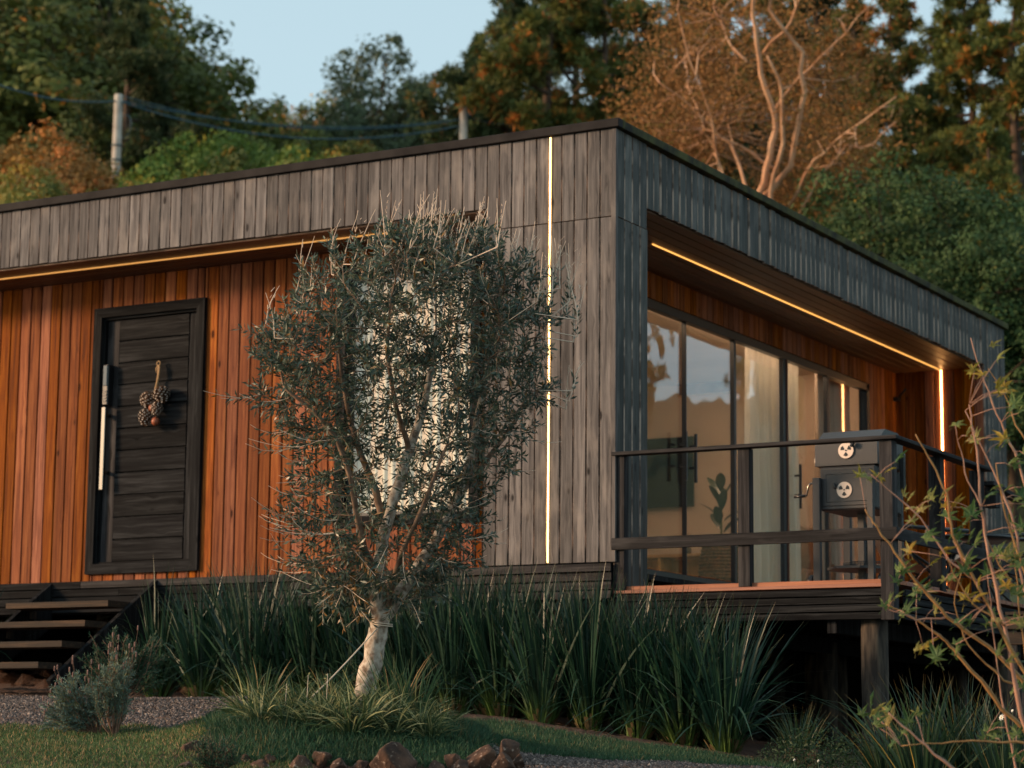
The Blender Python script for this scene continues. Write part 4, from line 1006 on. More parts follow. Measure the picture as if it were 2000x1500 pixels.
# ------------------------------------------------------------------ iris clumps
M['iris'] = leafmat('iris_blade', (.007, .030, .018), (.018, .056, .031), None, .0, .38, .12, 1.5, .5, .4, base=((.10, .16, .03), .28), tip=((.12, .10, .04), .93))
M['straw'] = noisy('straw_sheath', (.05, .04, .016), (.13, .09, .035), 30, .9)
def iris_mesh(seed, nb, Lm, spread, lean=0.):
    rng = np.random.default_rng(seed)
    a = rng.uniform(0, 2*pi, nb); r = .075*np.sqrt(rng.random(nb)); P_ = np.stack([r*np.cos(a), r*np.sin(a), np.full(nb, -.02)], 1)
    sp = np.abs(rng.normal(size=nb))*spread; D = np.stack([np.cos(a)*sp+lean, np.sin(a)*sp, np.ones(nb)], 1)
    L_ = Lm*rng.uniform(.55, 1.10, nb)*(1-.12*sp)
    V, fl, tt = blades(P_, D, np.where(rng.random(nb) < .14, rng.uniform(.4, 1.3, nb), .05+.14*sp), L_, rng.uniform(.013, .022, nb), 7, rng)
    me = quads_mesh('blades', V, V.shape[1], fl, M['iris'], {'along': tt, 'tint': rng.random(nb)})
    return me
def sheath(rng):
    b = MB()
    for k in range(26):
        a = rng.uniform(0, 2*pi); r = .085*math.sqrt(rng.random()); h = rng.uniform(.05, .12); w_ = .012
        c = np.array([r*cos(a), r*sin(a), 0]); s_ = np.array([-sin(a), cos(a), 0])*w_; t = np.array([cos(a)*.05, sin(a)*.05, h])
        b.add([c-s_, c+s_, c+t+s_*.7, c+t-s_*.7], [(0, 1, 2, 3)])
    return b
IM = [iris_mesh(20+i, 175, 1.12, .20) for i in range(4)]+[iris_mesh(40+i, 110, 1.05, .34) for i in range(2)]
sh_ = sheath(np.random.default_rng(5)).build('dry_sheath', M['straw'], None); shm = sh_.data; bpy.data.objects.remove(sh_)
ir = []
xs_f = [-3.15, -2.62, -2.15, -1.70, -1.28, -.88, -.50, -.12, .22, .56, .90, 1.24]
desc = ['leftmost iris clump nearest the lavender, arching over the gravel', 'second iris clump from the lavender along the cabin front', 'iris clump left behind the rope and left of the olive trunk', 'iris clump just left behind the olive trunk',
        'iris clump directly behind the olive trunk', 'iris clump just right of the olive trunk', 'iris clump under the bottom of the vertical light strip', 'iris clump under the cabin corner left part',
        'iris clump under the cabin corner at the start of the deck', 'iris clump in front of the red deck edge, third from the right end', 'iris clump in front of the red deck edge, second from the right end', 'rightmost front iris clump beside the dark hollow under the deck']
rr_ = random.Random(9)
def iris(x, y, me, lab, sc=1.):
    g = gz((x, y)); r = empty('iris_clump', (x, y, g), rr_.uniform(0, 6.28)); r.scale = (sc*rr_.uniform(.85, 1.25), sc*rr_.uniform(.85, 1.25), sc*rr_.uniform(.86, 1.07)); r.rotation_euler = (rr_.uniform(-.06, .06), rr_.uniform(-.06, .06), r.rotation_euler.z); tag(r, lab, 'plant', 'iris clumps in front of the cabin')
    o = link('blades', me, r); o['kind'] = 'stuff'; link('dry_sheath', shm, r)['kind'] = 'stuff'; return r
for i, x in enumerate(xs_f): iris(x, -.78+rr_.uniform(-.06, .06)+(.0 if x > -1 else .1), IM[i % 4], desc[i], 1. if x > -3 else .95)
for x, y, k, lab in [(-3.75, -.45, 4, 'spreading iris clump beside the right stringer of the steps'), (-3.35, -.25, 1, 'back iris clump close to the base boards near the steps'), (-2.85, -.28, 2, 'back iris clump close to the base boards, second from the steps'), (-2.35, -.3, 5, 'back iris clump close to the base boards left of the olive crown'),
                  (-1.9, -.28, 0, 'back iris clump behind the olive crown left half'), (-1.45, -.3, 3, 'back iris clump behind the olive trunk fork'), (-1.0, -.3, 1, 'back iris clump under the grey corner planks'), (-.55, -.34, 2, 'back iris clump below the base boards at the light strip'), (.05, -.36, 0, 'back iris clump at the joint of deck and cabin'), (.5, -.36, 3, 'back iris clump against the deck fascia, left one'), (.95, -.4, 1, 'back iris clump against the deck fascia, right one'),
                  (-2.4, -.62, 3, 'iris clump in the gap left of the olive crown, middle depth'), (-1.9, -.60, 1, 'iris clump in the gap behind the rope, middle depth'), (-1.1, -.58, 2, 'iris clump in the gap behind the olive trunk, middle depth'), (-.68, -.60, 0, 'iris clump in the gap right of the olive trunk, middle depth'), (-.3, -.56, 3, 'iris clump in the gap below the light strip, middle depth'), (.08, -.60, 1, 'iris clump in the gap below the cabin corner, middle depth'), (.40, -.58, 2, 'iris clump in the gap at the deck start, middle depth'), (.74, -.6, 0, 'iris clump in the gap before the deck edge, middle depth'), (1.08, -.62, 3, 'iris clump in the gap near the right end, middle depth'), (-2.9, -.62, 5, 'spreading iris clump in the gap near the left end, middle depth'),
                  (-5.75, -.5, 4, 'small iris clump left of the steps')]:
    iris(x, y, IM[k], lab, .95)
# grassy clumps at the right, near the round post
M['flax'] = leafmat('flax_blade', (.014, .040, .020), (.035, .075, .032), (.30, .20, .05), .10, .4, .2, 1.5, .4, .4, tip=((.24, .15, .05), .88))
def clump_mesh(seed, nb, Lm, spread, wd, m, bend=.35, segs=6, rad=.08, nm='blades'):
    rng = np.random.default_rng(seed); a = rng.uniform(0, 2*pi, nb); r = rad*np.sqrt(rng.random(nb))
    P_ = np.stack([r*np.cos(a), r*np.sin(a), np.full(nb, -.01)], 1); sp = np.abs(rng.normal(size=nb))*spread
    D = np.stack([np.cos(a)*sp, np.sin(a)*sp, np.ones(nb)], 1)
    V, fl, tt = blades(P_, D, bend*rng.uniform(.3, 1.3, nb), Lm*rng.uniform(.6, 1.1, nb), rng.uniform(wd*.7, wd*1.2, nb), segs, rng)
    return quads_mesh(nm, V, V.shape[1], fl, m, {'along': tt, 'tint': rng.random(nb)})
FM = [clump_mesh(60+i, 150, .72, .35, .012, M['flax'], .16) for i in range(2)]
def simple_clump(name, p, me, lab, cat, grp, sc=1., rz=None, kind=None):
    o = link(name, me, None, (p[0], p[1], p[2]), (0, 0, rr_.uniform(0, 6.28) if rz is None else rz)); o.scale = (sc,)*3; tag(o, lab, cat, grp); return o
for (u, w_, k, sc, lab) in [(1735, 13.6, 0, .75, 'flax clump at the foot of the round log post'), (1800, 13.3, 1, 1., 'big flax clump right of the round log post'), (1880, 13.5, 0, 1.05, 'flax clump below the maple stems, middle right'), (1965, 13.2, 1, 1., 'flax clump at the right edge under the maple'),
                            (1560, 15.0, 1, .55, 'small dark flax tuft in the hollow left of the round log post')]:
    simple_clump('flax_clump', on_ground(u, w_), FM[k], lab, 'plant', 'flax clumps on the right', sc)
# small ferny weeds by the log post
M['weed'] = leafmat('weed_leaf', (.012, .030, .012), (.035, .07, .028), None, 0, .6, .25, 3, .5)
def weed_mesh(seed, n_, R_, H_, L0, W0_):
    rng = np.random.default_rng(seed); a = rng.uniform(0, 2*pi, n_); r = R_*np.sqrt(rng.random(n_)); z = H_*rng.random(n_)*(1-(r/R_)**2*.6)
    P_ = np.stack([r*np.cos(a), r*np.sin(a), z], 1); return leaves('weed', P_, rng.normal(size=(n_, 3))+np.array([0, 0, .4]), L0*rng.uniform(.6, 1.2, n_), W0_, M['weed'], rng, .2)
WM = [weed_mesh(70+i, 900, .28, .32, .035, .012) for i in range(2)]
for (u, w_, k, sc, lab) in [(1600, 14.4, 0, 1., 'low dark weeds on the red soil left of the log post'), (1660, 14.0, 1, .9, 'low dark weeds in front of the log post'), (1530, 14.6, 1, .6, 'small weeds at the end of the iris row')]:
    simple_clump('weed_patch', on_ground(u, w_), WM[k], lab, 'plant', 'weeds under the deck', sc)
pbk = on_ground(1570, 14.9); o = MB().box((-.12, -.1, -.03), (.10, .1, .11), 0, .01).build('timber_block', M['tread'], None, tuple(pbk), (0, .05, .3)); tag(o, 'dark brown timber block lying in the hollow under the deck', 'block')

# ------------------------------------------------------------------ variegated tufts round the olive trunk
M['lilyturf'] = leafmat('variegated_lilyturf_blade', (.030, .070, .028), (.085, .125, .052), (.34, .34, .16), .28, .5, .25, 2, .3, .35, tip=((.30, .20, .07), .92))
M['grassb'] = leafmat('tall_grass_blade', (.03, .075, .035), (.07, .12, .05), (.30, .20, .08), .15, .5, .25, 2, .3)
LM = [clump_mesh(80+i, 120, .30, .75, .0085, M['lilyturf'], .55, 6, .05) for i in range(3)]
TM = [clump_mesh(90+i, 60, .42, .30, .009, M['grassb'], .12, 6, .05) for i in range(2)]
tufts = [(500, 13.1), (545, 13.0), (590, 13.15), (640, 13.0), (680, 12.95), (730, 13.0), (780, 12.95), (830, 13.0), (868, 13.05), (520, 12.85), (570, 12.8), (620, 12.78), (670, 12.8), (720, 12.76), (775, 12.72), (830, 12.76), (850, 12.7), (605, 13.4), (660, 13.3), (760, 13.2), (815, 13.2), (715, 13.1), (745, 12.85), (550, 13.2), (695, 12.7), (800, 12.85), (645, 12.85)]
tn = ['at the far left of the bed', 'left part of the bed', 'under the rope end', 'left of the trunk foot', 'just left of the trunk foot', 'in front of the trunk foot', 'just right of the trunk foot', 'right part of the bed', 'at the right end of the bed']
order = sorted(range(len(tufts)), key=lambda i: tufts[i][0]); words = ['leftmost', 'second', 'third', 'fourth', 'fifth', 'sixth', 'seventh', 'eighth', 'ninth', 'tenth', 'eleventh', 'twelfth', 'thirteenth', 'fourteenth', 'fifteenth', 'sixteenth', 'seventeenth', 'eighteenth', 'nineteenth', 'twentieth']
rowof = lambda w_: 'back row of the tree bed' if w_ > 13.05 else ('middle row of the tree bed' if w_ > 12.75 else 'front row just behind the rocks')
cnt_ = {}
for i in order:
    u, w_ = tufts[i]; row = rowof(w_); k = cnt_.get(row, 0); cnt_[row] = k+1
    simple_clump('lilyturf_tuft', on_ground(u, w_), LM[i % 3], 'pale striped lilyturf tuft, %s from the left in the %s' % (words[k], row) if k else 'pale striped lilyturf tuft, leftmost in the %s' % row, 'plant', 'lilyturf tufts round the olive trunk', rr_.uniform(.75, 1.1))
for i, (u, w_, lab) in enumerate([(775, 13.2, 'tall green grass tuft just right of the olive trunk'), (815, 13.15, 'tall green grass tuft farther right of the olive trunk'), (520, 13.3, 'thin tall grass tuft at the left end of the bed'), (665, 13.3, 'thin grass tuft left of the olive trunk foot')]):
    simple_clump('grass_tuft', on_ground(u, w_), TM[i % 2], lab, 'plant', 'tall grass tufts in the tree bed', 1. if i < 2 else .8)
# a few thin flowering stems in the bed
for i, (u, vt, lab) in enumerate([(602, 1318, 'thin weed stem with star of leaves left of the rope'), (640, 1316, 'thin weed stem with star of leaves right of the rope'), (560, 1335, 'thin seed stem left of the tree'), (860, 1385, 'thin weed sprig right of the tree')]):
    g = on_ground(u, 12.95); tp = at(u, vt, 12.95)-g; r = empty('seeding_weed', tuple(g)); tag(r, lab, 'plant', 'weed stems in the tree bed')
    MB().tube([(0, 0, 0), tuple(tp*.5+np.array([.01, 0, 0])), tuple(tp)], .0016, 4).build('stem', M['otwig'], r)
    rng = np.random.default_rng(i); P_ = np.repeat(tp[None], 26, 0)-np.array([0, 0, 1])*rng.random((26, 1))*.06; o = link('leaf', leaves('leaf', P_, rng.normal(size=(26, 3))+np.array([0, 0, .3]), .03, .006, M['lilyturf'], rng), r); o['kind'] = 'stuff'

# ------------------------------------------------------------------ lavender and the green bush by the steps
M['lav'] = leafmat('grey_green_lavender_leaf', (.09, .15, .12), (.20, .27, .21), (.16, .16, .06), .12, .75, .15, 4, .4)
M['lavf'] = noisy('dry_lavender_flower', (.16, .085, .075), (.28, .17, .14), 40, .9); M['lavw'] = noisy('woody_lavender_stem', (.10, .055, .035), (.24, .14, .09), 20, .9)
def shrub(name, lab, base, stems, m, leafL, leafW, per, woody, flowers=False, seed=0, cat='shrub'):
    rng = np.random.default_rng(seed); r = empty(name, tuple(base)); tag(r, lab, cat); b = MB(); P_ = []; D_ = []; fl = MB()
    for (du, dv, dw, hgt, lean) in stems:
        tip = np.array(RH*du+FH*dw+np.array([0, 0, dv])); k = 8; pts = [tip*t+RH*lean*math.sin(pi*t)*.06+rng.normal(size=3)*.004 for t in np.linspace(0, 1, k+1)]
        b.tube(pts, [.0035*(1-.7*i/k)+.0008 for i in range(k+1)], 4, 0, False)
        for sub in range(5):
            t0 = rng.uniform(.35, .95); i = int(t0*k); p0 = pts[min(i, k)]; tp = p0+unit(tip+rng.normal(size=3)*.35*np.linalg.norm(tip))*rng.uniform(.05, .12)
            b.tube([p0, tp], [.0015, .0008], 3, 0, False)
            for j in range(per):
                t = rng.random(); P_.append(p0*(1-t)+tp*t); D_.append(unit(tp-p0)*.9+rng.normal(size=3)*.55)
        for j in range(per*2):
            t = rng.uniform(.4, 1.); i = min(int(t*k), k-1); f = t*k-i; P_.append(pts[i]*(1-f)+pts[i+1]*f); D_.append(unit(tip)*.9+rng.normal(size=3)*.6)
        if flowers and rng.random() < .55:
            e = tip+unit(tip+np.array([0, 0, .3]))*hgt; fl.tube([tip, e], .0011, 4, 1, False)
            for q in range(3): fl.tube([e+np.array([0, 0, .009*q]), e+np.array([0, 0, .009*q+.010])], [.0058, .0035], 6, 0)
    b.build('stem', woody, r)['kind'] = 'stuff'
    if flowers: fl.build('flower_spike', [M['lavf'], M['lavw']], r)['kind'] = 'stuff'
    n_ = len(P_); o = link('leaf', leaves('leaf', np.array(P_), np.array(D_), leafL*rng.uniform(.6, 1.2, n_), leafW, m, rng, .2), r); o['kind'] = 'stuff'
rl_ = random.Random(12)
stm = [(rl_.uniform(-.24, -.02), rl_.uniform(.16, .36), rl_.uniform(-.12, .12), rl_.uniform(.02, .10), rl_.uniform(-1, 1)) for _ in range(34)]+[(rl_.uniform(-.33, -.2), rl_.uniform(.08, .2), rl_.uniform(-.1, .1), .02, .5) for _ in range(14)]
shrub('lavender_bush', 'low grey green lavender bush, left half of the pair on the gravel edge', on_ground(205, 13.5)-np.array([0, 0, .02]), stm, M['lav'], .028, .0055, 34, M['lavw'], True, 3)
stm = [(rl_.uniform(-.08, .10), rl_.uniform(.28, .50), rl_.uniform(-.1, .1), rl_.uniform(.03, .14), rl_.uniform(-1, 1)) for _ in range(34)]
shrub('lavender_bush', 'taller lavender bush with dry brown flower spikes, right half of the pair', on_ground(238, 13.4)-np.array([0, 0, .02]), stm, M['lav'], .028, .0055, 30, M['lavw'], True, 4)
M['gbush'] = leafmat('blue_green_bush_leaf', (.020, .060, .035), (.05, .11, .065), None, 0, .6, .2, 4, .5)
stm = [(rl_.uniform(-.26, .26), rl_.uniform(.15, .48), rl_.uniform(-.2, .2), .02, rl_.uniform(-1, 1)) for _ in range(60)]
shrub('green_bush', 'soft blue green bush at the lower end of the steps', on_ground(250, 15.6), stm, M['gbush'], .035, .006, 18, M['lavw'], False, 6)
stm = [(rl_.uniform(-.09, .09), rl_.uniform(.05, .16), rl_.uniform(-.06, .06), .02, rl_.uniform(-1, 1)) for _ in range(26)]
shrub('grey_sprig', 'small blue grey sprig in front of the rocks at lower left', on_ground(438, 11.95), stm, M['gbush'], .022, .005, 12, M['lavw'], False, 7, 'plant')

# ------------------------------------------------------------------ rocks
M['rock'] = noisy('reddish_volcanic_rock', (.022, .013, .010), (.10, .050, .029), 11, .95, 1., 8, dist=.03)
_b = M['rock'].node_tree.nodes['Principled BSDF']; _c = _b.inputs['Base Color'].links[0].from_socket
_tc = N(M['rock'], 'ShaderNodeTexCoord'); _n2 = N(M['rock'], 'ShaderNodeTexNoise', Scale=45., Detail=5.); L(M['rock'], _tc.outputs['Object'], _n2.inputs['Vector'])
_r = ramp(M['rock'], _n2.outputs[0], [(.60, (0, 0, 0)), (.72, (.8, .8, .8))]); L(M['rock'], mixc(M['rock'], _c, (.32, .24, .19), _r.outputs[0]), _b.inputs['Base Color'])
def rock(seed, r, sq):
    from mathutils import noise
    bm = bmesh.new(); bmesh.ops.create_icosphere(bm, subdivisions=4, radius=1); o_ = Vector((seed*3.1, seed*1.7, seed))
    for q in bm.verts:
        n_ = q.co.copy(); d = 1+.34*noise.noise(n_*1.1+o_)+.16*noise.noise(n_*2.6+o_)+.06*noise.noise(n_*6+o_)+.03*noise.noise(n_*14+o_)
        f = n_*d
        for k in range(8):      # broken facets
            a = Vector((sin(seed*5+k*2.1), cos(seed*3+k*1.3), sin(seed+k*2.9)*.8)).normalized(); e = f.dot(a)-.66
            if e > 0: f -= a*e*.9
        q.co = Vector((f.x*r, f.y*r*.9, f.z*r*sq))
    me = bpy.data.meshes.new('rock'); bm.to_mesh(me); bm.free(); me.polygons.foreach_set('use_smooth', [True]*len(me.polygons)); me.materials.append(M['rock']); return me
rocks = [(375, 1468, 33, .9, 'dark squat rock leftmost of the row, next to the grass'), (362, 1498, 26, .8, 'brown rock below the leftmost dark rock'), (441, 1474, 32, .8, 'flat rock behind the small grey sprig'), (481, 1482, 15, 1, 'small orange rock right of the grey sprig'), (508, 1500, 32, .7, 'broad low rock right of the small orange rock'), (527, 1480, 16, .9, 'small reddish rock tucked under the lilyturf'),
         (585, 1497, 34, .8, 'speckled dark rock left of centre'), (628, 1477, 22, 1, 'upright rust coloured rock with a flat face'), (662, 1494, 24, .9, 'grey brown rock right of the upright rust rock'), (702, 1497, 22, .9, 'brown rock left of the largest rock'), (768, 1490, 62, .72, 'largest rounded red brown rock in the middle of the row'), (850, 1497, 21, .9, 'small round rock right of the largest rock'),
         (884, 1480, 20, .9, 'low rock behind the small round rock'), (898, 1500, 26, .8, 'dark flat rock right of the small round rock'), (942, 1484, 34, 1.05, 'tall tan rock near the right end of the row'), (985, 1490, 26, .9, 'brown rock between the tan rock and the peaked rock'), (993, 1466, 28, 1.15, 'peaked brown rock at the right end of the row'), (345, 1508, 18, .7, 'small rock at the bottom left corner of the row'), (1012, 1482, 16, .9, 'small rock at the far right foot of the peaked rock')]
for i, (u, v, r, sq, lab) in enumerate(rocks):
    w_ = 12.0 if v > 1486 else (12.15 if v > 1474 else 12.4); p = at(u, v+5, w_); R_ = r/FPX*w_*.93
    o = link('rock', rock(i+1, R_, sq), None, tuple(p), (rr_.uniform(-.3, .3), rr_.uniform(-.3, .3), rr_.uniform(0, 6))); tag(o, lab, 'rock', 'rocks edging the tree bed')

# ------------------------------------------------------------------ lawn, gravel, soil litter
M['lawn'] = leafmat('lawn_blade', (.034, .085, .028), (.10, .16, .055), (.36, .24, .11), .20, .6, .25, 1.2, .6)
M['lawn2'] = leafmat('dark_lawn_blade', (.018, .062, .030), (.050, .110, .050), (.20, .14, .06), .08, .6, .25, 1.5, .5)
def scatter(n_, u0, u1, w0, w1, rng, cond=None):
    w_ = rng.uniform(w0, w1, n_); u = rng.uniform(u0, u1, n_)
    if cond is not None:
        k = cond(u, w_); w_, u = w_[k], u[k]
    s_ = (u-1000)/FPX*w_; x = CT[0]+FH[0]*w_+RH[0]*s_; y = CT[1]+FH[1]*w_+RH[1]*s_; return np.stack([x, y, ground_z(x, y)], 1), u, w_
def lawn(name, n_, box, m, cond, lab, h=.045, seed=0):
    rng = np.random.default_rng(seed); P_, u, w_ = scatter(n_, *box, rng, cond); k = len(P_)
    nz = np.sin(P_[:, 0]*3.1+np.cos(P_[:, 1]*4.3)*2)*.5+np.sin(P_[:, 0]*9+P_[:, 1]*7)*.25
    D = rng.normal(size=(k, 3))*np.array([.55, .55, .3])+np.array([0, 0, .85]); me = leaves(name, P_, D, h*rng.uniform(.5, 1.3, k)*(1+.25*nz), .0045, m, rng, .1, np.clip(rng.random(k)*.95+.08*nz, 0, 1))
    o = link(name, me); tag(o, lab, 'lawn', kind='stuff')
edgeL = lambda u: 13.85+.25*np.sin(u*.013)+.15*np.sin(u*.05)
lawn('lawn', 80000, (-250, 620, 11.2, 14.3), M['lawn'], lambda u, w_: (w_ < edgeL(u)) & ((w_ < 12.75) | (u < 480)), 'short dry green lawn at the lower left', .034, 1)
lo = lambda u: 12.9+np.clip((u-1000)/500, 0, 1)*1.0; hi = lambda u: 15.25-np.clip((u-850)/650, 0, 1)*.55+.08*np.sin(u*.02)
lawn('lawn_strip', 80000, (800, 1640, 12.3, 15.4), M['lawn2'], lambda u, w_: (w_ > lo(u)+.08*np.sin(u*.03)) & (w_ < hi(u)) & (u < 1500+60*np.sin(w_*5)), 'dark green strip of lawn between the irises and the gravel path', .040, 2)
lawn('grass_bed', 34000, (420, 960, 12.3, 13.6), M['lawn2'], None, 'short dark grass under the olive tree', .07, 3)
M['pebble'] = noisy('grey_brown_gravel', (.05, .038, .034), (.17, .135, .12), 3, .9)
_b = M['pebble'].node_tree.nodes['Principled BSDF']; _at = N(M['pebble'], 'ShaderNodeAttribute', attribute_name='tint')
L(M['pebble'], ramp(M['pebble'], _at.outputs['Fac'], [(0, (.035, .026, .024)), (.6, (.10, .078, .070)), (.93, (.18, .14, .125)), (1, (.40, .30, .24))]).outputs[0], _b.inputs['Base Color'])
def gravel(name, n_, box, cond, lab, seed):
    rng = np.random.default_rng(seed); P_, u, w_ = scatter(n_, *box, rng, cond); k = len(P_)
    s = rng.uniform(.006, .017, k)[:, None]; A = unit(rng.normal(size=(k, 3))); B = unit(np.cross(A, rng.normal(size=(k, 3)))); Cc = np.cross(A, B)
    q1 = rng.uniform(.6, 1.3, (k, 1)); q2 = rng.uniform(.4, .9, (k, 1)); P_ = P_+np.array([0, 0, .004])
    V = np.stack([P_+A*s*q1, P_+B*s, P_-A*s*q1, P_-B*s, P_+Cc*s*q2, P_-Cc*s*q2], 1)
    me = quads_mesh(name, V, 6, [[0, 1, 4], [1, 2, 4], [2, 3, 4], [3, 0, 4], [1, 0, 5], [2, 1, 5], [3, 2, 5], [0, 3, 5]], M['pebble'], {'tint': rng.random(k)})
    o = link(name, me); tag(o, lab, 'gravel', kind='stuff')
gravel('gravel_path', 42000, (-250, 700, 13.4, 18.2), lambda u, w_: (w_ > edgeL(u)-.25) & (w_ < 16.6+(500-u)*.0035), 'grey brown gravel in front of the steps', 1)
gravel('gravel_patch', 26000, (900, 1560, 11.6, 14.3), lambda u, w_: w_ < lo(u)+.12, 'grey gravel path at the bottom centre right', 2)
# straw and dry litter
rng = np.random.default_rng(5); P_, u, w_ = scatter(2600, -200, 1700, 12.0, 15.6, rng); k = len(P_)
me = leaves('dry_litter', P_+np.array([0, 0, .008]), rng.normal(size=(k, 3))*np.array([1, 1, .12]), rng.uniform(.02, .07, k), .003, M['straw'], rng, .1); o = link('dry_litter', me); tag(o, 'dry straw and leaf litter on the ground', 'litter', kind='stuff')
# ------------------------------------------------------------------ young maple in the right foreground
M['mstem'] = noisy('ochre_young_bark', (.20, .10, .03), (.34, .19, .07), 12, .7, .3); M['mpink'] = noisy('pinkish_thin_stem', (.30, .15, .10), (.42, .24, .17), 12, .7)
M['mleaf'] = leafmat('maple_leaf_green', (.055, .11, .035), (.15, .20, .06), None, 0, .55, .35, 6, .5)
M['mleafy'] = leafmat('maple_leaf_turning_yellow', (.22, .20, .03), (.40, .26, .04), None, 0, .55, .4, 6, .5)
M['mleafp'] = leafmat('maple_leaf_pale_olive', (.20, .22, .06), (.38, .30, .10), None, 0, .6, .4, 6, .4)
def palmate(nm, m, seed):
    r = random.Random(seed); V = [(0, 0, 0)]; F = []; lobes = [(-1.75, .50), (-.85, .85), (0, 1.), (.85, .85), (1.75, .50)]
    pts = []
    for i, (a, l) in enumerate(lobes):
        l *= r.uniform(.85, 1.1)
        if i: am = (a+lobes[i-1][0])/2; pts.append((.27*sin(am), .27*cos(am), -.0))
        for da, rr in ((-.26, .55), (-.15, .62), (0, 1.), (.15, .62), (.26, .55)):
            z = -.16*rr*rr*l+.05*r.uniform(-1, 1) if rr < 1 else -.30*l
            pts.append((rr*l*sin(a+da*(.75 if rr < 1 else 1)), rr*l*cos(a+da*(.75 if rr < 1 else 1)), z))
    V += pts; n_ = len(pts); F = [(0, i+1, i+2) for i in range(n_-1)]
    V += [(-.012, -.75, .1), (.012, -.75, .1)]; F += [(0, n_+1, n_+2)]
    me = bpy.data.meshes.new(nm); me.from_pydata(V, [], F); me.materials.append(m)
    at_ = me.attributes.new('tint', 'FLOAT', 'POINT'); at_.data.foreach_set('value', [r.random()]*len(V)); me.update(); return me
base = on_ground(2100, 10.4); mp = empty('young_maple', tuple(base)); tag(mp, 'thin stemmed young maple with sparse green and yellow leaves in the right foreground', 'tree')
DM = 10.2
br = [([(2090, 1640), (2010, 1340), (1930, 1262), (1850, 1206), (1800, 1150), (1760, 1095), (1712, 1030), (1690, 995)], .011, 0, 0),
      ([(2090, 1640), (2055, 1480), (1960, 1385), (1900, 1312), (1862, 1268), (1835, 1240), (1790, 1210), (1730, 1178)], .012, .15, 0),
      ([(2090, 1640), (1995, 1400), (1962, 1220), (1932, 1090), (1917, 990), (1908, 880), (1893, 790)], .011, -.1, 1),
      ([(2010, 1200), (1975, 1000), (1925, 890), (1885, 802)], .007, .1, 1), ([(2040, 1100), (1990, 905), (1955, 825), (1922, 745), (1896, 660)], .007, .3, 1),
      ([(2060, 1420), (2000, 1310), (1905, 1135), (1862, 1045), (1850, 965), (1820, 905), (1788, 848)], .009, -.2, 0),
      ([(2080, 1460), (2010, 1452), (1900, 1447), (1820, 1453), (1760, 1457)], .006, -.35, 0), ([(1990, 1580), (1860, 1500), (1792, 1440), (1735, 1392)], .008, -.5, 1),
      ([(2000, 1560), (1965, 1420), (1948, 1300), (1930, 1140)], .006, .2, 1), ([(2060, 1250), (2005, 1130), (1965, 1010), (1945, 905)], .008, .0, 0), ([(2050, 1560), (2010, 1320), (1990, 1180), (1978, 1040)], .007, .25, 0),
      ([(1905, 1135), (1850, 1090), (1800, 1010), (1745, 965), (1700, 925)], .005, -.2, 1), ([(1850, 1206), (1790, 1210), (1735, 1190)], .005, 0, 1), ([(1917, 990), (1890, 940), (1870, 860)], .004, -.1, 1),
      ([(1962, 1220), (1900, 1180), (1868, 1130), (1845, 1080)], .005, -.1, 0), ([(2030, 1350), (1960, 1330), (1890, 1260), (1862, 1180), (1880, 1100)], .006, .2, 0), ([(2040, 1200), (1975, 1140), (1930, 1060), (1915, 1000)], .006, .1, 0),
      ([(2030, 900), (1985, 830), (1958, 760), (1930, 720)], .005, .4, 0)]
tips_ = []
for k, (pts, r, dd, pk_) in enumerate(br):
    Q = [at(u, v, DM+dd)-base for u, v in pts]; rn = np.random.default_rng(k); S_ = []
    for i in range(len(Q)-1):
        for t in np.linspace(0, 1, 5)[:-1]: S_.append(Q[i]*(1-t)+Q[i+1]*t+rn.normal(size=3)*.0028)
    S_.append(Q[-1]); n_ = len(S_)
    rads = [r*(1-.72*i/(n_-1))*(1.25 if i % 5 == 0 else 1) for i in range(n_)]
    MB().tube(S_, rads, 7).build('stem', M['mpink'] if pk_ else M['mstem'], mp); tips_.append(S_)
ALLP = np.array([p for S_ in tips_ for p in S_])
lm = {k: [palmate('leaf', M[k], s) for s in range(3)] for k in ('mleaf', 'mleafy', 'mleafp')}
cl = [(1690, 925, 'y', 2), (1735, 905, 'y', 2), (1725, 945, 'y', 1), (1765, 975, 'p', 2), (1790, 985, 'p', 3), (1822, 985, 'p', 3), (1770, 1020, 'p', 2), (1800, 1040, 'g', 3), (1850, 1000, 'g', 3), (1882, 1012, 'g', 3), (1905, 1060, 'g', 3), (1960, 870, 'g', 3), (1905, 722, 'y', 3), (1945, 690, 'p', 2), (1955, 765, 'y', 3), (1892, 855, 'p', 4), (1985, 800, 'g', 4), (1875, 830, 'p', 1),
      (1760, 1130, 'g', 3), (1800, 1150, 'g', 4), (1850, 1130, 'p', 2), (1892, 1110, 'g', 3), (1950, 1080, 'g', 4), (1982, 1100, 'g', 5), (1730, 1175, 'g', 3), (1760, 1190, 'g', 3), (1830, 1190, 'p', 2), (1882, 1220, 'g', 3), (1930, 1210, 'g', 4), (1972, 1150, 'g', 4), (1800, 1258, 'g', 3), (1862, 1268, 'g', 3), (1835, 1285, 'g', 2), (1960, 1290, 'g', 3), (1985, 1345, 'g', 3), (1690, 1385, 'g', 3), (1720, 1410, 'g', 3), (1740, 1392, 'g', 3), (1782, 1402, 'g', 3), (1760, 1440, 'g', 2), (1932, 1432, 'g', 3), (1985, 1440, 'g', 3), (1995, 1485, 'g', 3),
      (1945, 960, 'g', 3), (1990, 980, 'g', 4), (1860, 1060, 'g', 3), (1830, 1090, 'y', 2), (1900, 1160, 'y', 3), (1990, 1210, 'g', 5), (1940, 1130, 'p', 2), (1780, 1090, 'p', 2), (1985, 900, 'g', 4), (1990, 1030, 'g', 4)]
rn = random.Random(21); cnt = 0
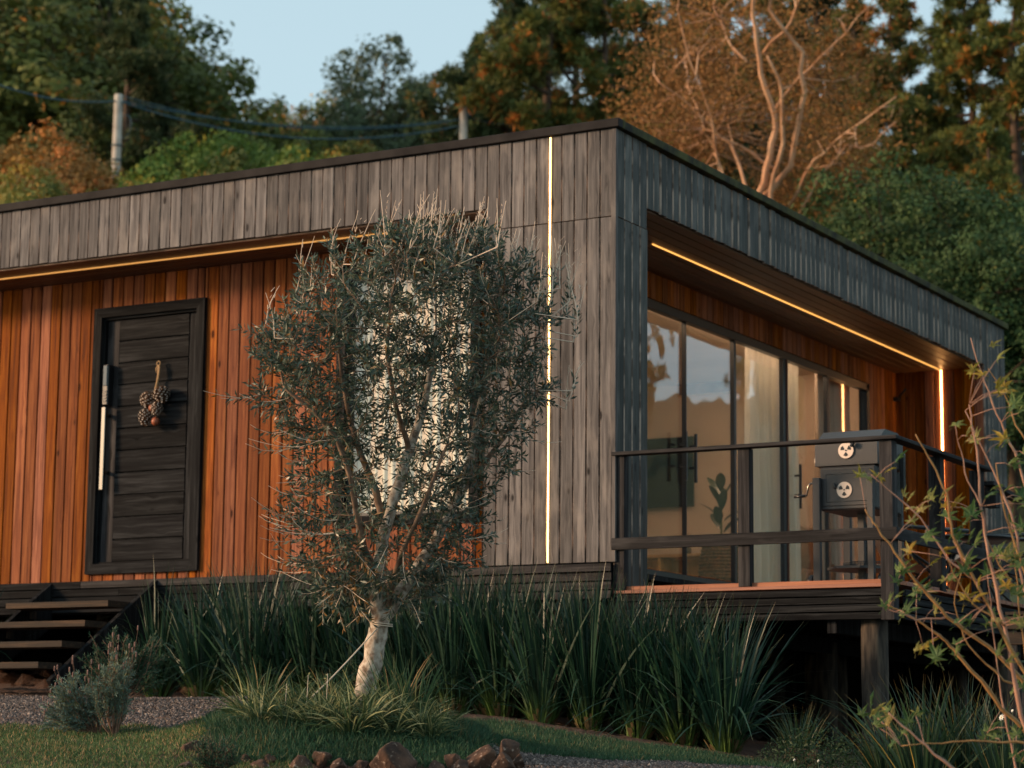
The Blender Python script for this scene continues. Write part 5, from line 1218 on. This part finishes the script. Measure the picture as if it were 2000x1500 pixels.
for (u, v, c, k) in cl:
    for j in range(k):
        q = at(u+rn.uniform(-16, 16), v+rn.uniform(-14, 14), DM+rn.uniform(-.35, .35))-base
        b_ = ALLP[np.linalg.norm(ALLP-q, axis=1).argmin()]; key = {'g': 'mleaf', 'y': 'mleafy', 'p': 'mleafp'}[c if rn.random() < .75 else rn.choice('gpy')]
        o = link('leaf', rn.choice(lm[key]), mp, tuple(q), (rn.uniform(.5, 1.7), rn.uniform(-.7, .7), rn.uniform(-1.9, .9))); s = rn.uniform(.048, .095); o.scale = (s,)*3; cnt += 1
        if key != 'mleaf': o['label'] = 'yellowing maple leaf' if key == 'mleafy' else 'pale olive maple leaf'
        if np.linalg.norm(b_-q) < .25: MB().tube([b_, (b_+q)/2+np.array([0, 0, .01]), q], .0016, 4).build('leaf_stalk', M['mpink'], mp)
# white flowers
def flower(u, v, w_, s, lab, tilt=(1.2, 0, -.4)):
    p = at(u, v, w_); r = empty('white_flower', tuple(p)); tag(r, lab, 'flower', 'small white flowers at the right'); r.rotation_euler = tilt
    wm = M.setdefault('petal', mat('white_petal', .6, (.75, .75, .70))); 
    for k in range(8):
        a = 2*pi*k/8; c, s_ = cos(a), sin(a); V = [(0, 0, 0), (s*.5*c-s*.16*s_, s*.5*s_+s*.16*c, .002), (s*c, s*s_, -.002), (s*.5*c+s*.16*s_, s*.5*s_-s*.16*c, .002)]
        MB().add(V, [(0, 1, 2, 3)]).build('petal', wm, r)
    MB().lathe((0, 0, .0), [(s*.2, 0), (s*.15, s*.1), (0, s*.13)], 8).build('flower_centre', M.setdefault('pollen', mat('yellow_centre', .7, (.5, .33, .04))), r)
    g = on_ground(u, w_)
    if p[2]-g[2] < 1.2: MB().tube([(0, 0, 0), tuple(Matrix.Rotation(0, 3, 'X') @ (Euler(tilt).to_matrix().inverted() @ Vector(g-p)))], .0015, 4).build('stem', M['stemg'], r)
flower(1956, 1401, 12.6, .022, 'white daisy standing over the flax near the right edge'); flower(1977, 1388, 12.7, .011, 'small white bud above the white daisy'); flower(1551, 1484, 13.2, .010, 'tiny white flower on the red soil by the weeds'); flower(1598, 1486, 13.2, .010, 'tiny pale flower right of the other on the soil')

# ------------------------------------------------------------------ utility poles and cables
M['conc'] = noisy('weathered_concrete_pole', (.26, .22, .18), (.42, .37, .31), 3, .9); M['cable'] = mat('blue_black_cable', .6, (.02, .06, .08))
def pole(u, vt, w_, r, lab, m=None):
    tp = at(u, vt, w_); g = on_ground(u, w_); g = np.array([tp[0], tp[1], gz(tp)-.5]); o = empty('utility_pole', tuple(g)); tag(o, lab, 'pole')
    H_ = tp[2]-g[2]; b = MB().tube([(0, 0, 0), (0, 0, H_)], [r*1.35, r], 14); b.build('shaft', M['conc'], o)
    for k in range(3): MB().ring((0, 0, H_*.86-k*.35), r*1.12, .02, (0, 0, 1), 14).build('band', M['cable'], o)
    MB().tube([(0, 0, H_-.2), (.22, 0, H_-.22)], .03, 6).build('bracket', M['cable'], o); return tp
p1 = pole(232, 185, 55, .10, 'tall pale utility pole above the left part of the roof'); p2 = pole(906, 210, 58, .10, 'utility pole standing above the roof left of the corner')
p3 = pole(819, 267, 95, .11, 'short looking distant pole between the other poles'); p0 = pole(5, 213, 90, .10, 'far pole at the left edge of the picture')
MB().ring((0, 0, 0), .28, .012, (.3, 1, 0), 20).build('coil', M['cable'], None, tuple(at(243, 247, 55)))
bpy.data.objects['coil'].name = 'cable_coil'; tag(bpy.data.objects['cable_coil'], 'blue cable coil hanging on the tall left pole', 'cable')
def cable(a_, b_, sag, lab, r=.018, name='overhead_cable'):
    a_ = np.array(a_); b_ = np.array(b_); pts = [a_*(1-t)+b_*t-np.array([0, 0, sag*4*t*(1-t)]) for t in np.linspace(0, 1, 26)]
    o = MB().tube([p-a_ for p in pts], r, 5).build(name, M['cable'], None, tuple(a_)); tag(o, lab, 'cable', 'overhead cables')
z = np.array([0, 0, 1.])
cable(at(-60, 142, 52), p1-z*.15, .25, 'overhead cable running left from the tall pole', .022); cable(p1-z*.12, p2-z*.30, .42, 'upper overhead cable between the two nearer poles'); cable(p1-z*.15, p2-z*.45, .62, 'lower overhead cable between the two nearer poles', .022)
cable(p1-z*.0, p2-z*.30, .52, 'middle overhead cable between the two nearer poles', .014); cable(p2-z*.3, p3-z*.1, .8, 'cable from the roof corner pole to the short distant pole'); cable(at(-60, 335, 50), at(300, 380, 60), .3, 'faint low cable at the far left over the bushes', .010); cable(p2-z*.25, at(1250, 190, 70), .5, 'cable leading right from the corner pole into the pines', .014)

# ------------------------------------------------------------------ woods on the hill
M['bark'] = noisy('dark_pine_bark', (.035, .022, .015), (.09, .058, .038), 4, .95); M['pbark'] = noisy('pale_orange_bark', (.40, .19, .10), (.72, .42, .25), 2.5, .8)
PAL = {'pine': ((0.058, 0.085, 0.022), (0.145, 0.149, 0.031), (0.433, 0.160, 0.026), .16),
       'pinedark': ((0.028, 0.050, 0.020), (0.069, 0.087, 0.029), (0.182, 0.087, 0.022), .08),
       'pineblue': ((0.035, 0.069, 0.029), (0.088, 0.123, 0.041), (0.312, 0.149, 0.036), .14),
       'leafy': ((0.043, 0.069, 0.015), (0.108, 0.121, 0.023), (0.390, 0.172, 0.027), .10),
       'olive': ((0.081, 0.112, 0.021), (0.173, 0.179, 0.032), (0.365, 0.206, 0.032), .12),
       'bright': ((0.076, 0.140, 0.025), (0.161, 0.229, 0.036), (0.378, 0.299, 0.038), .10),
       'orange': ((0.179, 0.106, 0.025), (0.330, 0.175, 0.039), (0.413, 0.163, 0.035), .3),
       'brown': ((0.161, 0.080, 0.025), (0.306, 0.140, 0.041), (0.161, 0.120, 0.027), .2),
       'glossy': ((0.022, 0.053, 0.015), (0.053, 0.099, 0.028), (0.300, 0.197, 0.028), .05),
       'airy': ((0.046, 0.077, 0.039), (0.100, 0.133, 0.062), (0.169, 0.140, 0.045), .1),
       'gold': ((0.156, 0.149, 0.027), (0.281, 0.224, 0.041), (0.390, 0.209, 0.036), .2)}
for k, (a, b, c, m_) in PAL.items(): M['f_'+k] = leafmat('foliage_'+k, a, b, c, m_, .7, .18, .35, .8)
def pine_crown(seed, H_, R_, tufts, mtl, z0=.25, top=1.):
    """rounded needle tufts on whorled limbs; returns (wood MB, leaf mesh)"""
    rng = np.random.default_rng(seed); wd = MB(); T = []; Td = []
    wd.tube([(rng.normal()*.1, rng.normal()*.1, z) for z in np.linspace(0, H_*.97, 9)], [H_*.017*(1-.85*i/8)+.02 for i in range(9)], 8, 0, False)
    nl = int(H_*3.4)
    for k in range(nl):
        t = z0+(1-z0)*(k+rng.random())/nl; z = H_*t; q = (t-z0)/(1-z0); rr = R_*(math.sin(pi*min(1, (q*.80+.20)))**.7)*(1.05-.45*q)*rng.uniform(.55, 1.1); a = rng.uniform(0, 2*pi)
        tip = np.array([cos(a)*rr, sin(a)*rr, z+rr*rng.uniform(.0, .28)]); p0 = np.array([0, 0, z-.1*rr])
        mid = (p0+tip)/2+np.array([0, 0, -.06*rr]); wd.tube([p0, mid, tip], [.05+.012*rr, .035, .012], 5, 0, False)
        m_ = max(4, int(tufts/nl*(.5+rr/R_)))
        for j in range(m_):
            s_ = rng.uniform(.30, 1.08)**.8; c = p0*(1-s_)**2+2*mid*s_*(1-s_)+tip*s_**2+rng.normal(size=3)*np.array([.30, .30, .20])*(.35+.35*rr*.5); T.append(c); Td.append(unit(np.array([cos(a), sin(a), .7])+rng.normal(size=3)*.45))
    T = np.array(T); Td = np.array(Td); n_ = len(T); per = 34
    P_ = np.repeat(T, per, 0); D_ = unit(np.repeat(Td, per, 0)*.55+rng.normal(size=(n_*per, 3))*.75); k = len(P_); tt = np.clip(np.repeat(rng.random(n_), per)*.85+rng.random(k)*.15, 0, 1)
    return wd, leaves('needles', P_+D_*.03, D_, rng.uniform(.18, .36, k), .055, mtl, rng, .1, tt)
def leaf_crown(seed, H_, R_, nclump, per, L0, mtl, crown0=.25, squash=1., lobes=7, cr=.55, wood=1.):
    rng = np.random.default_rng(seed); wd = MB(); z0 = H_*crown0
    lb = []
    for i in range(lobes):
        a = rng.uniform(0, 2*pi); r = R_*rng.uniform(.15, .62); zz = z0+(H_-z0)*rng.uniform(.25, .80); lb.append((np.array([cos(a)*r, sin(a)*r, zz]), R_*rng.uniform(.34, .58)))
    lb.append((np.array([0, 0, H_-R_*.45]), R_*.5))
    Cc = []
    while len(Cc) < nclump:
        c, r = lb[rng.integers(len(lb))]; d = unit(rng.normal(size=3)); p = c+d*r*rng.uniform(.55, 1.)*np.array([1, 1, squash])
        if p[2] > z0*.6 and p[2] < H_*1.02: Cc.append(p)
    Cc = np.array(Cc)
    wd.tube([(rng.normal()*.04*i, rng.normal()*.04*i, H_*.62*i/5) for i in range(6)], [H_*.020*wood*(1-.65*i/5) for i in range(6)], 8, 0, False)
    for c, r in lb:
        a0 = np.array([0, 0, H_*rng.uniform(.25, .45)]); wd.tube([a0, (a0+c)/2+rng.normal(size=3)*.1*R_*.3, c], [H_*.011*wood, H_*.007*wood, H_*.003*wood], 6, 0, False)
        for _ in range(5): e = c+unit(rng.normal(size=3))*r*.9; wd.tube([c*.6+a0*.4, c, e], [H_*.004*wood, H_*.003*wood, H_*.0012*wood], 4, 0, False)
    rr = R_*.125*rng.uniform(.6, 1.5, len(Cc)); cen = np.array([0, 0, (z0+H_)*.5]); out = unit(Cc-cen); out = unit(out+np.array([0, 0, .35]))
    dirs = unit(np.repeat(out, per, 0)*.75+rng.normal(size=(len(Cc)*per, 3))*.75); P_ = np.repeat(Cc, per, 0)+dirs*(np.repeat(rr, per)*rng.uniform(.45, 1.1, len(Cc)*per))[:, None]*np.array([1, 1, .8]); k = len(P_)
    tt = np.clip(np.repeat(rng.random(len(Cc)), per)*.75+rng.random(k)*.25, 0, 1)
    return wd, leaves('foliage', P_, rng.normal(size=(k, 3)), L0*rng.uniform(.6, 1.3, k), L0*.6, mtl, rng, .1, tt, nrm=dirs)
LIB = {}
def lib(kind):
    if kind in LIB: return LIB[kind]
    base_, var = kind.split(':'); sd_ = int(var)
    if base_.startswith('pine'): wd, me = pine_crown(sd_, 16, 3.9, 1500, M['f_'+base_]); H_ = 16; bk = M['bark']
    elif base_ == 'brown': wd, me = leaf_crown(sd_, 12, 5.2, 1200, 44, .11, M['f_brown'], .25, .9, 11, .9, .7); H_ = 12; bk = M['pbark']
    elif base_ == 'airy': wd, me = leaf_crown(sd_, 12, 4.2, 420, 60, .17, M['f_airy'], .30, 1., 8, .9); H_ = 12; bk = M['bark']
    elif base_ == 'glossy': wd, me = leaf_crown(sd_, 10, 4.6, 1100, 60, .13, M['f_glossy'], .08, .9, 14, .8); H_ = 10; bk = M['bark']
    else: wd, me = leaf_crown(sd_, 9, 4.2, 620, 80, .17, M['f_'+base_], .10, .9, 11, .8); H_ = 9; bk = M['bark']
    wo = wd.build('trunk', bk, None); wm = wo.data; bpy.data.objects.remove(wo); LIB[kind] = (wm, me, H_); return LIB[kind]
def tree(kind, u, vt, w_, lab, wide=1., name=None, sink=0.):
    wm, me, H_ = lib(kind); g = on_ground(u, w_); tp = at(u, vt, w_); h = max(2.5, tp[2]-g[2]); s = h/H_; bn = kind.split(':')[0]
    nm = name or ('pine_tree' if bn.startswith('pine') else 'leafy_tree'); r = empty(nm, (g[0], g[1], g[2]-.2), rr_.uniform(0, 6.28)); r.scale = (s*wide, s*wide, s*1.01)
    tag(r, lab, 'tree' if name != 'bush' else 'bush'); o = link('trunk', wm, r); o = link('crown', me, r); o['kind'] = 'stuff'; return r
T_ = [
 # left wood
 ('leafy:1', 40, -120, 74, 'tall dark leafy tree filling the top left corner', 1.3), ('olive:1', 130, -90, 84, 'olive brown leafy tree left of the big left pine', 1.2), ('leafy:2', -60, -60, 66, 'dark leafy tree cut by the left picture edge', 1.3), ('orange:1', 95, 70, 70, 'golden orange tinted tree left of the big left pine', .8), ('orange:1', 20, 90, 64, 'orange brown tree at the left edge above the bushes', .7),
 ('pinedark:1', 222, -70, 56, 'big dark pine in the left wood with ragged right side', 1.0), ('pinedark:2', 255, 0, 68, 'dark pine just right behind the big left pine', 1.0), ('pinedark:3', 175, -90, 72, 'dark pine left behind the big left pine', 1.1), ('leafy:1', 150, 180, 56, 'dark tree low in the left wood', .9), ('leafy:2', 290, 255, 58, 'dark rounded tree right of the tall utility pole', .95),
 ('leafy:1', 350, 165, 95, 'rounded tree on the skyline right of the left pine', .55), ('olive:2', 400, 188, 100, 'olive tree on the skyline, second right of the left pine', .55), ('leafy:1', 440, 205, 96, 'small dark tree on the skyline before the dip', .75), ('leafy:2', 500, 205, 104, 'tree at the lowest dip of the skyline', .8), ('leafy:1', 545, 178, 100, 'dark tree on the skyline right of the dip', .8),
 ('olive:1', 600, 172, 104, 'olive brown rounded tree on the middle skyline', .9), ('brown:1', 655, 168, 98, 'rust tinted tree on the skyline left of the airy tree', .7), ('leafy:1', 690, 210, 92, 'dark tree below the airy tree', .8), ('leafy:2', 380, 190, 78, 'mid green tree behind the cables, left', .9), ('olive:1', 470, 215, 80, 'mid olive tree behind the cables, centre left', .9), ('leafy:1', 560, 225, 78, 'mid green tree behind the cables, centre', .9), ('olive:2', 640, 235, 74, 'mid olive tree behind the cables, centre right', .8), ('gold:1', 690, 250, 70, 'yellow brown shrub tree under the airy tree', .7),
 ('airy:1', 728, 40, 78, 'airy eucalyptus like tree against the sky, main stem', .85), ('airy:2', 790, 112, 80, 'airy tree right half of the pair against the sky', .75), ('leafy:2', 760, 270, 72, 'dark tree low behind the roof under the airy trees', .8), ('leafy:1', 850, 265, 76, 'dark tree between the airy pair and the right pines', .7),
 # right pines
 ('pineblue:4', 935, 20, 62, 'pine at the left end of the right pine row', .85), ('pineblue:5', 985, -110, 60, 'tall pine second from the left of the right row', .95), ('pine:6', 1065, -160, 57, 'tall pine above the roof corner', 1.), ('pineblue:4', 1120, -150, 66, 'tall pine behind the roof corner pine', 1.), ('pine:5', 1180, -120, 58, 'pine right of the roof corner', .95), ('pine:6', 1255, -60, 60, 'golden lit pine left of the bare trunked tree', .9), ('pinedark:2', 1030, 60, 72, 'shorter dark pine deep between the right pines', 1.1), ('pine:4', 905, 130, 70, 'short pine branches at the left foot of the right row', .7),
 ('pinedark:3', 1340, -120, 70, 'dark pine behind the bare trunked tree, left', 1.), ('pine:5', 1420, -150, 74, 'pine behind the bare trunked tree, middle', 1.), ('pine:4', 1530, -130, 70, 'pine behind the bare trunked tree, right', 1.), ('pinedark:1', 1610, -110, 58, 'dark pine right of the bare trunked tree', 1.), ('pine:6', 1690, -60, 56, 'brownish pine at the upper right', .95), ('pine:5', 1765, -90, 60, 'pine left of the small sky gap at upper right', .9), ('pinedark:2', 1840, 95, 64, 'shorter pine under the small sky gap', .9), ('pine:4', 1925, -110, 54, 'tall pine right of the small sky gap', 1.), ('pine:6', 2010, -120, 52, 'tall pine at the right picture edge', 1.1), ('pine:5', 2110, -80, 56, 'pine just outside the right edge', 1.1),
 ('pinedark:1', 1180, 190, 72, 'low dark pine behind the roof edge, left', 1.2), ('pinedark:3', 1290, 240, 66, 'low dark pine behind the roof edge, middle', 1.), ('pinedark:2', 1560, 200, 66, 'low dark pine behind the bare trunked tree on the right', 1.2), ('pine:5', 1700, 170, 50, 'golden pine behind the glossy trees', .9), ('pine:4', 1850, 230, 50, 'golden pine behind the glossy trees, right', .9), ('pine:6', 1960, 200, 46, 'golden pine at the right edge behind the glossy trees', .9),
 # glossy dark trees at right
 ('glossy:1', 1690, 320, 40, 'dark glossy leaved tree behind the side roof, left', .9), ('glossy:2', 1790, 290, 38, 'dark glossy leaved tree behind the side roof, middle', 1.), ('glossy:1', 1890, 330, 37, 'dark glossy leaved tree behind the side roof, right', 1.), ('glossy:1', 1985, 370, 36, 'dark glossy leaved tree at the right edge', 1.), ('glossy:2', 1640, 410, 42, 'dark glossy tree low beside the brown tree', .7), ('glossy:1', 2130, 560, 44, 'dark green bushy tree at the right edge above the lawn slope', .8), ('glossy:2', 2120, 400, 38, 'dark glossy tree just beyond the right edge', 1.),
 ('brown:1', 1330, 300, 46, 'low brown leafy tree behind the roof, left of the bare trunks', .6), ('gold:1', 1560, 380, 42, 'yellowish low tree behind the side roof', .6), ('brown:1', 1450, 330, 48, 'low brown leafy tree behind the roof under the bare trunks', .6)]
for k, u, v, w_, lab, wd in T_: tree(k, u, v, w_, lab, wd)
B_ = [('orange:1', 45, 225, 46, 'big orange brown rounded bush at the left edge', .9), ('orange:1', 105, 265, 44, 'orange brown bush right of the biggest orange one', .7), ('gold:1', 15, 300, 42, 'golden green bush at the lower left edge', .8), ('leafy:1', 160, 300, 46, 'dark bush left of the tall utility pole', .8), ('bright:1', 205, 320, 44, 'green bush at the foot of the tall utility pole', .6), ('bright:2', 290, 300, 48, 'green bush right of the tall pole', .8), ('bright:1', 360, 235, 54, 'bright green bush below the cables, left', .8), ('bright:1', 415, 240, 56, 'bright green bush below the cables, second', .8), ('olive:1', 335, 320, 46, 'olive bush close above the roof edge, left', .7), ('gold:1', 395, 325, 46, 'yellow green bush close above the roof edge', .6), ('leafy:1', 455, 270, 52, 'dark bush behind the roof, centre left', .8), ('bright:2', 510, 245, 58, 'bright bush behind the cables, centre', .9), ('bright:1', 575, 265, 52, 'bright bush over the roof, centre', .8), ('olive:1', 620, 270, 50, 'olive bush over the roof, centre right', .8), ('olive:2', 690, 290, 52, 'olive bush over the roof below the airy tree', .7), ('bright:1', 530, 300, 46, 'green bush close above the roof, centre', .7), ('orange:1', 640, 300, 52, 'rust bush close above the roof, centre right', .5), ('leafy:2', 120, 340, 42, 'dark bush close above the roof at far left', .9), ('gold:1', 250, 340, 42, 'golden bush close above the roof by the tall pole', .6), ('olive:1', 40, 370, 40, 'olive bush close above the roof at the left edge', .8), ('leafy:1', 450, 320, 46, 'dark low bush above the roof', .7), ('leafy:1', 740, 290, 60, 'dark bush above the roof left of the distant pole', .7)]
for k, u, v, w_, lab, wd in B_: tree(k, u, v, w_, lab, wd, 'bush')
# the bare-trunked brown tree, built on its own skeleton
def bare_tree():
    rng = np.random.default_rng(3); w0 = 40.; base = on_ground(1465, w0); r = empty('bare_trunked_tree', tuple(base)); tag(r, 'tall brown leaved tree with long pale orange trunks behind the roof', 'tree')
    S_ = [([(1478, 560), (1480, 380), (1500, 320), (1512, 240), (1475, 170), (1465, 90), (1458, 30), (1452, -60)], 0.073), ([(1500, 560), (1502, 380), (1520, 300), (1512, 210), (1480, 160)], 0.056), ([(1480, 400), (1540, 330), (1560, 230), (1555, 130), (1490, 60), (1488, -60)], 0.060),
          ([(1470, 420), (1430, 270), (1385, 230), (1360, 150), (1350, 60)], 0.034), ([(1512, 215), (1560, 160), (1620, 110), (1680, 50)], 0.023), ([(1420, 430), (1398, 330), (1372, 250), (1330, 180)], 0.030), ([(1540, 400), (1580, 330), (1640, 290), (1720, 240)], 0.030), ([(1560, 420), (1600, 350), (1650, 300), (1690, 305), (1730, 270)], 0.026), ([(1490, 100), (1540, 60), (1560, 0), (1580, -60)], 0.026), ([(1458, 120), (1420, 60), (1400, -20)], 0.026), ([(1510, 330), (1440, 290), (1400, 280), (1340, 230), (1280, 200)], 0.026), ([(1440, 400), (1420, 330), (1400, 240), (1380, 180)], 0.022)]
    tips = []
    for i, (pts, rad) in enumerate(S_):
        dd = [rng.uniform(-2.5, 2.5)*(j/len(pts)) for j in range(len(pts))]; d0 = rng.normal()*1.2*0
        Q = []; k = len(pts)
        sg = -1.5 if i < 3 else rng.choice([-1, 1])*rng.uniform(.5, 2.)
        for j, (u, v) in enumerate(pts): Q.append(at(u, v, w0)+FH*sg*(j/(k-1))**1.2*(0 if j == 0 else 1)-base)
        if i in (0, 1): Q[0] = Q[0]*np.array([1, 1, 0])
        Z = []
        for j in range(k-1):
            for t in (0, .33, .66): Z.append(Q[j]*(1-t)+Q[j+1]*t+rng.normal(size=3)*.022)
        Z.append(Q[-1]); n_ = len(Z); MB().tube(Z, [rad*(1-.7*q/(n_-1)) for q in range(n_)], 8).build('limb' if i > 2 else 'trunk', M['pbark'], r); tips += Z[n_//3:]
    tips = np.array(tips); tw = MB(); Cc = []
    el = [(1330, 110, 95, 110), (1420, 40, 110, 90), (1560, 60, 130, 100), (1650, 110, 80, 90), (1300, 200, 70, 70), (1390, 190, 80, 80), (1600, 210, 100, 70), (1690, 260, 60, 60), (1480, -40, 180, 70), (1340, 280, 70, 60), (1580, 300, 90, 50)]
    for q in range(430):
        u0, v0, a, b = el[rng.integers(len(el))]; an = rng.uniform(0, 2*pi); s_ = math.sqrt(rng.random()); dep = rng.normal()*1.6+2.0
        c = at(u0+a*s_*cos(an), v0+b*s_*sin(an), w0)+FH*dep-base; t = tips[np.linalg.norm(tips-c, axis=1).argmin()]
        if q % 3 == 0: m = (t+c)/2+rng.normal(size=3)*.1; tw.tube([t, m, c], [.016, .010, .004], 4, 0, False)
        Cc.append(c)
    tw.build('twig', M['pbark'], r)['kind'] = 'stuff'
    Cc = np.array(Cc); per = 80; P_ = np.repeat(Cc, per, 0)+rng.normal(size=(len(Cc)*per, 3))*.30; k = len(P_)
    o = link('crown', leaves('crown', P_, rng.normal(size=(k, 3)), .075*rng.uniform(.6, 1.3, k), .036, M['f_brown'], rng, .2, np.clip(np.repeat(rng.random(len(Cc)), per)*.6+rng.random(k)*.4, 0, 1)), r); o['kind'] = 'stuff'
bare_tree()
# trees out to the right of the picture: they close the valley and show in the glass doors
rz = random.Random(31)
for i in range(50):
    u = rz.uniform(2600, 12500); w_ = rz.uniform(48, 95); s = (u-1000)/FPX*w_; x = CT[0]+FH[0]*w_+RH[0]*s; y = CT[1]+FH[1]*w_+RH[1]*s; g = float(ground_z(x, y))
    k = rz.choice(['pine:5', 'pinedark:1', 'leafy:2', 'olive:1', 'glossy:1']); wm, me, H_ = lib(k); h = rz.uniform(4, 7.5); r = empty('pine_tree' if k.startswith('pine') else 'leafy_tree', (x, y, g-.2), rz.uniform(0, 6)); r.scale = (h/H_,)*3
    tag(r, 'distant tree on the far slope outside the right of the picture', 'tree', 'trees outside the picture on the right'); link('trunk', wm, r); o = link('crown', me, r); o['kind'] = 'stuff'
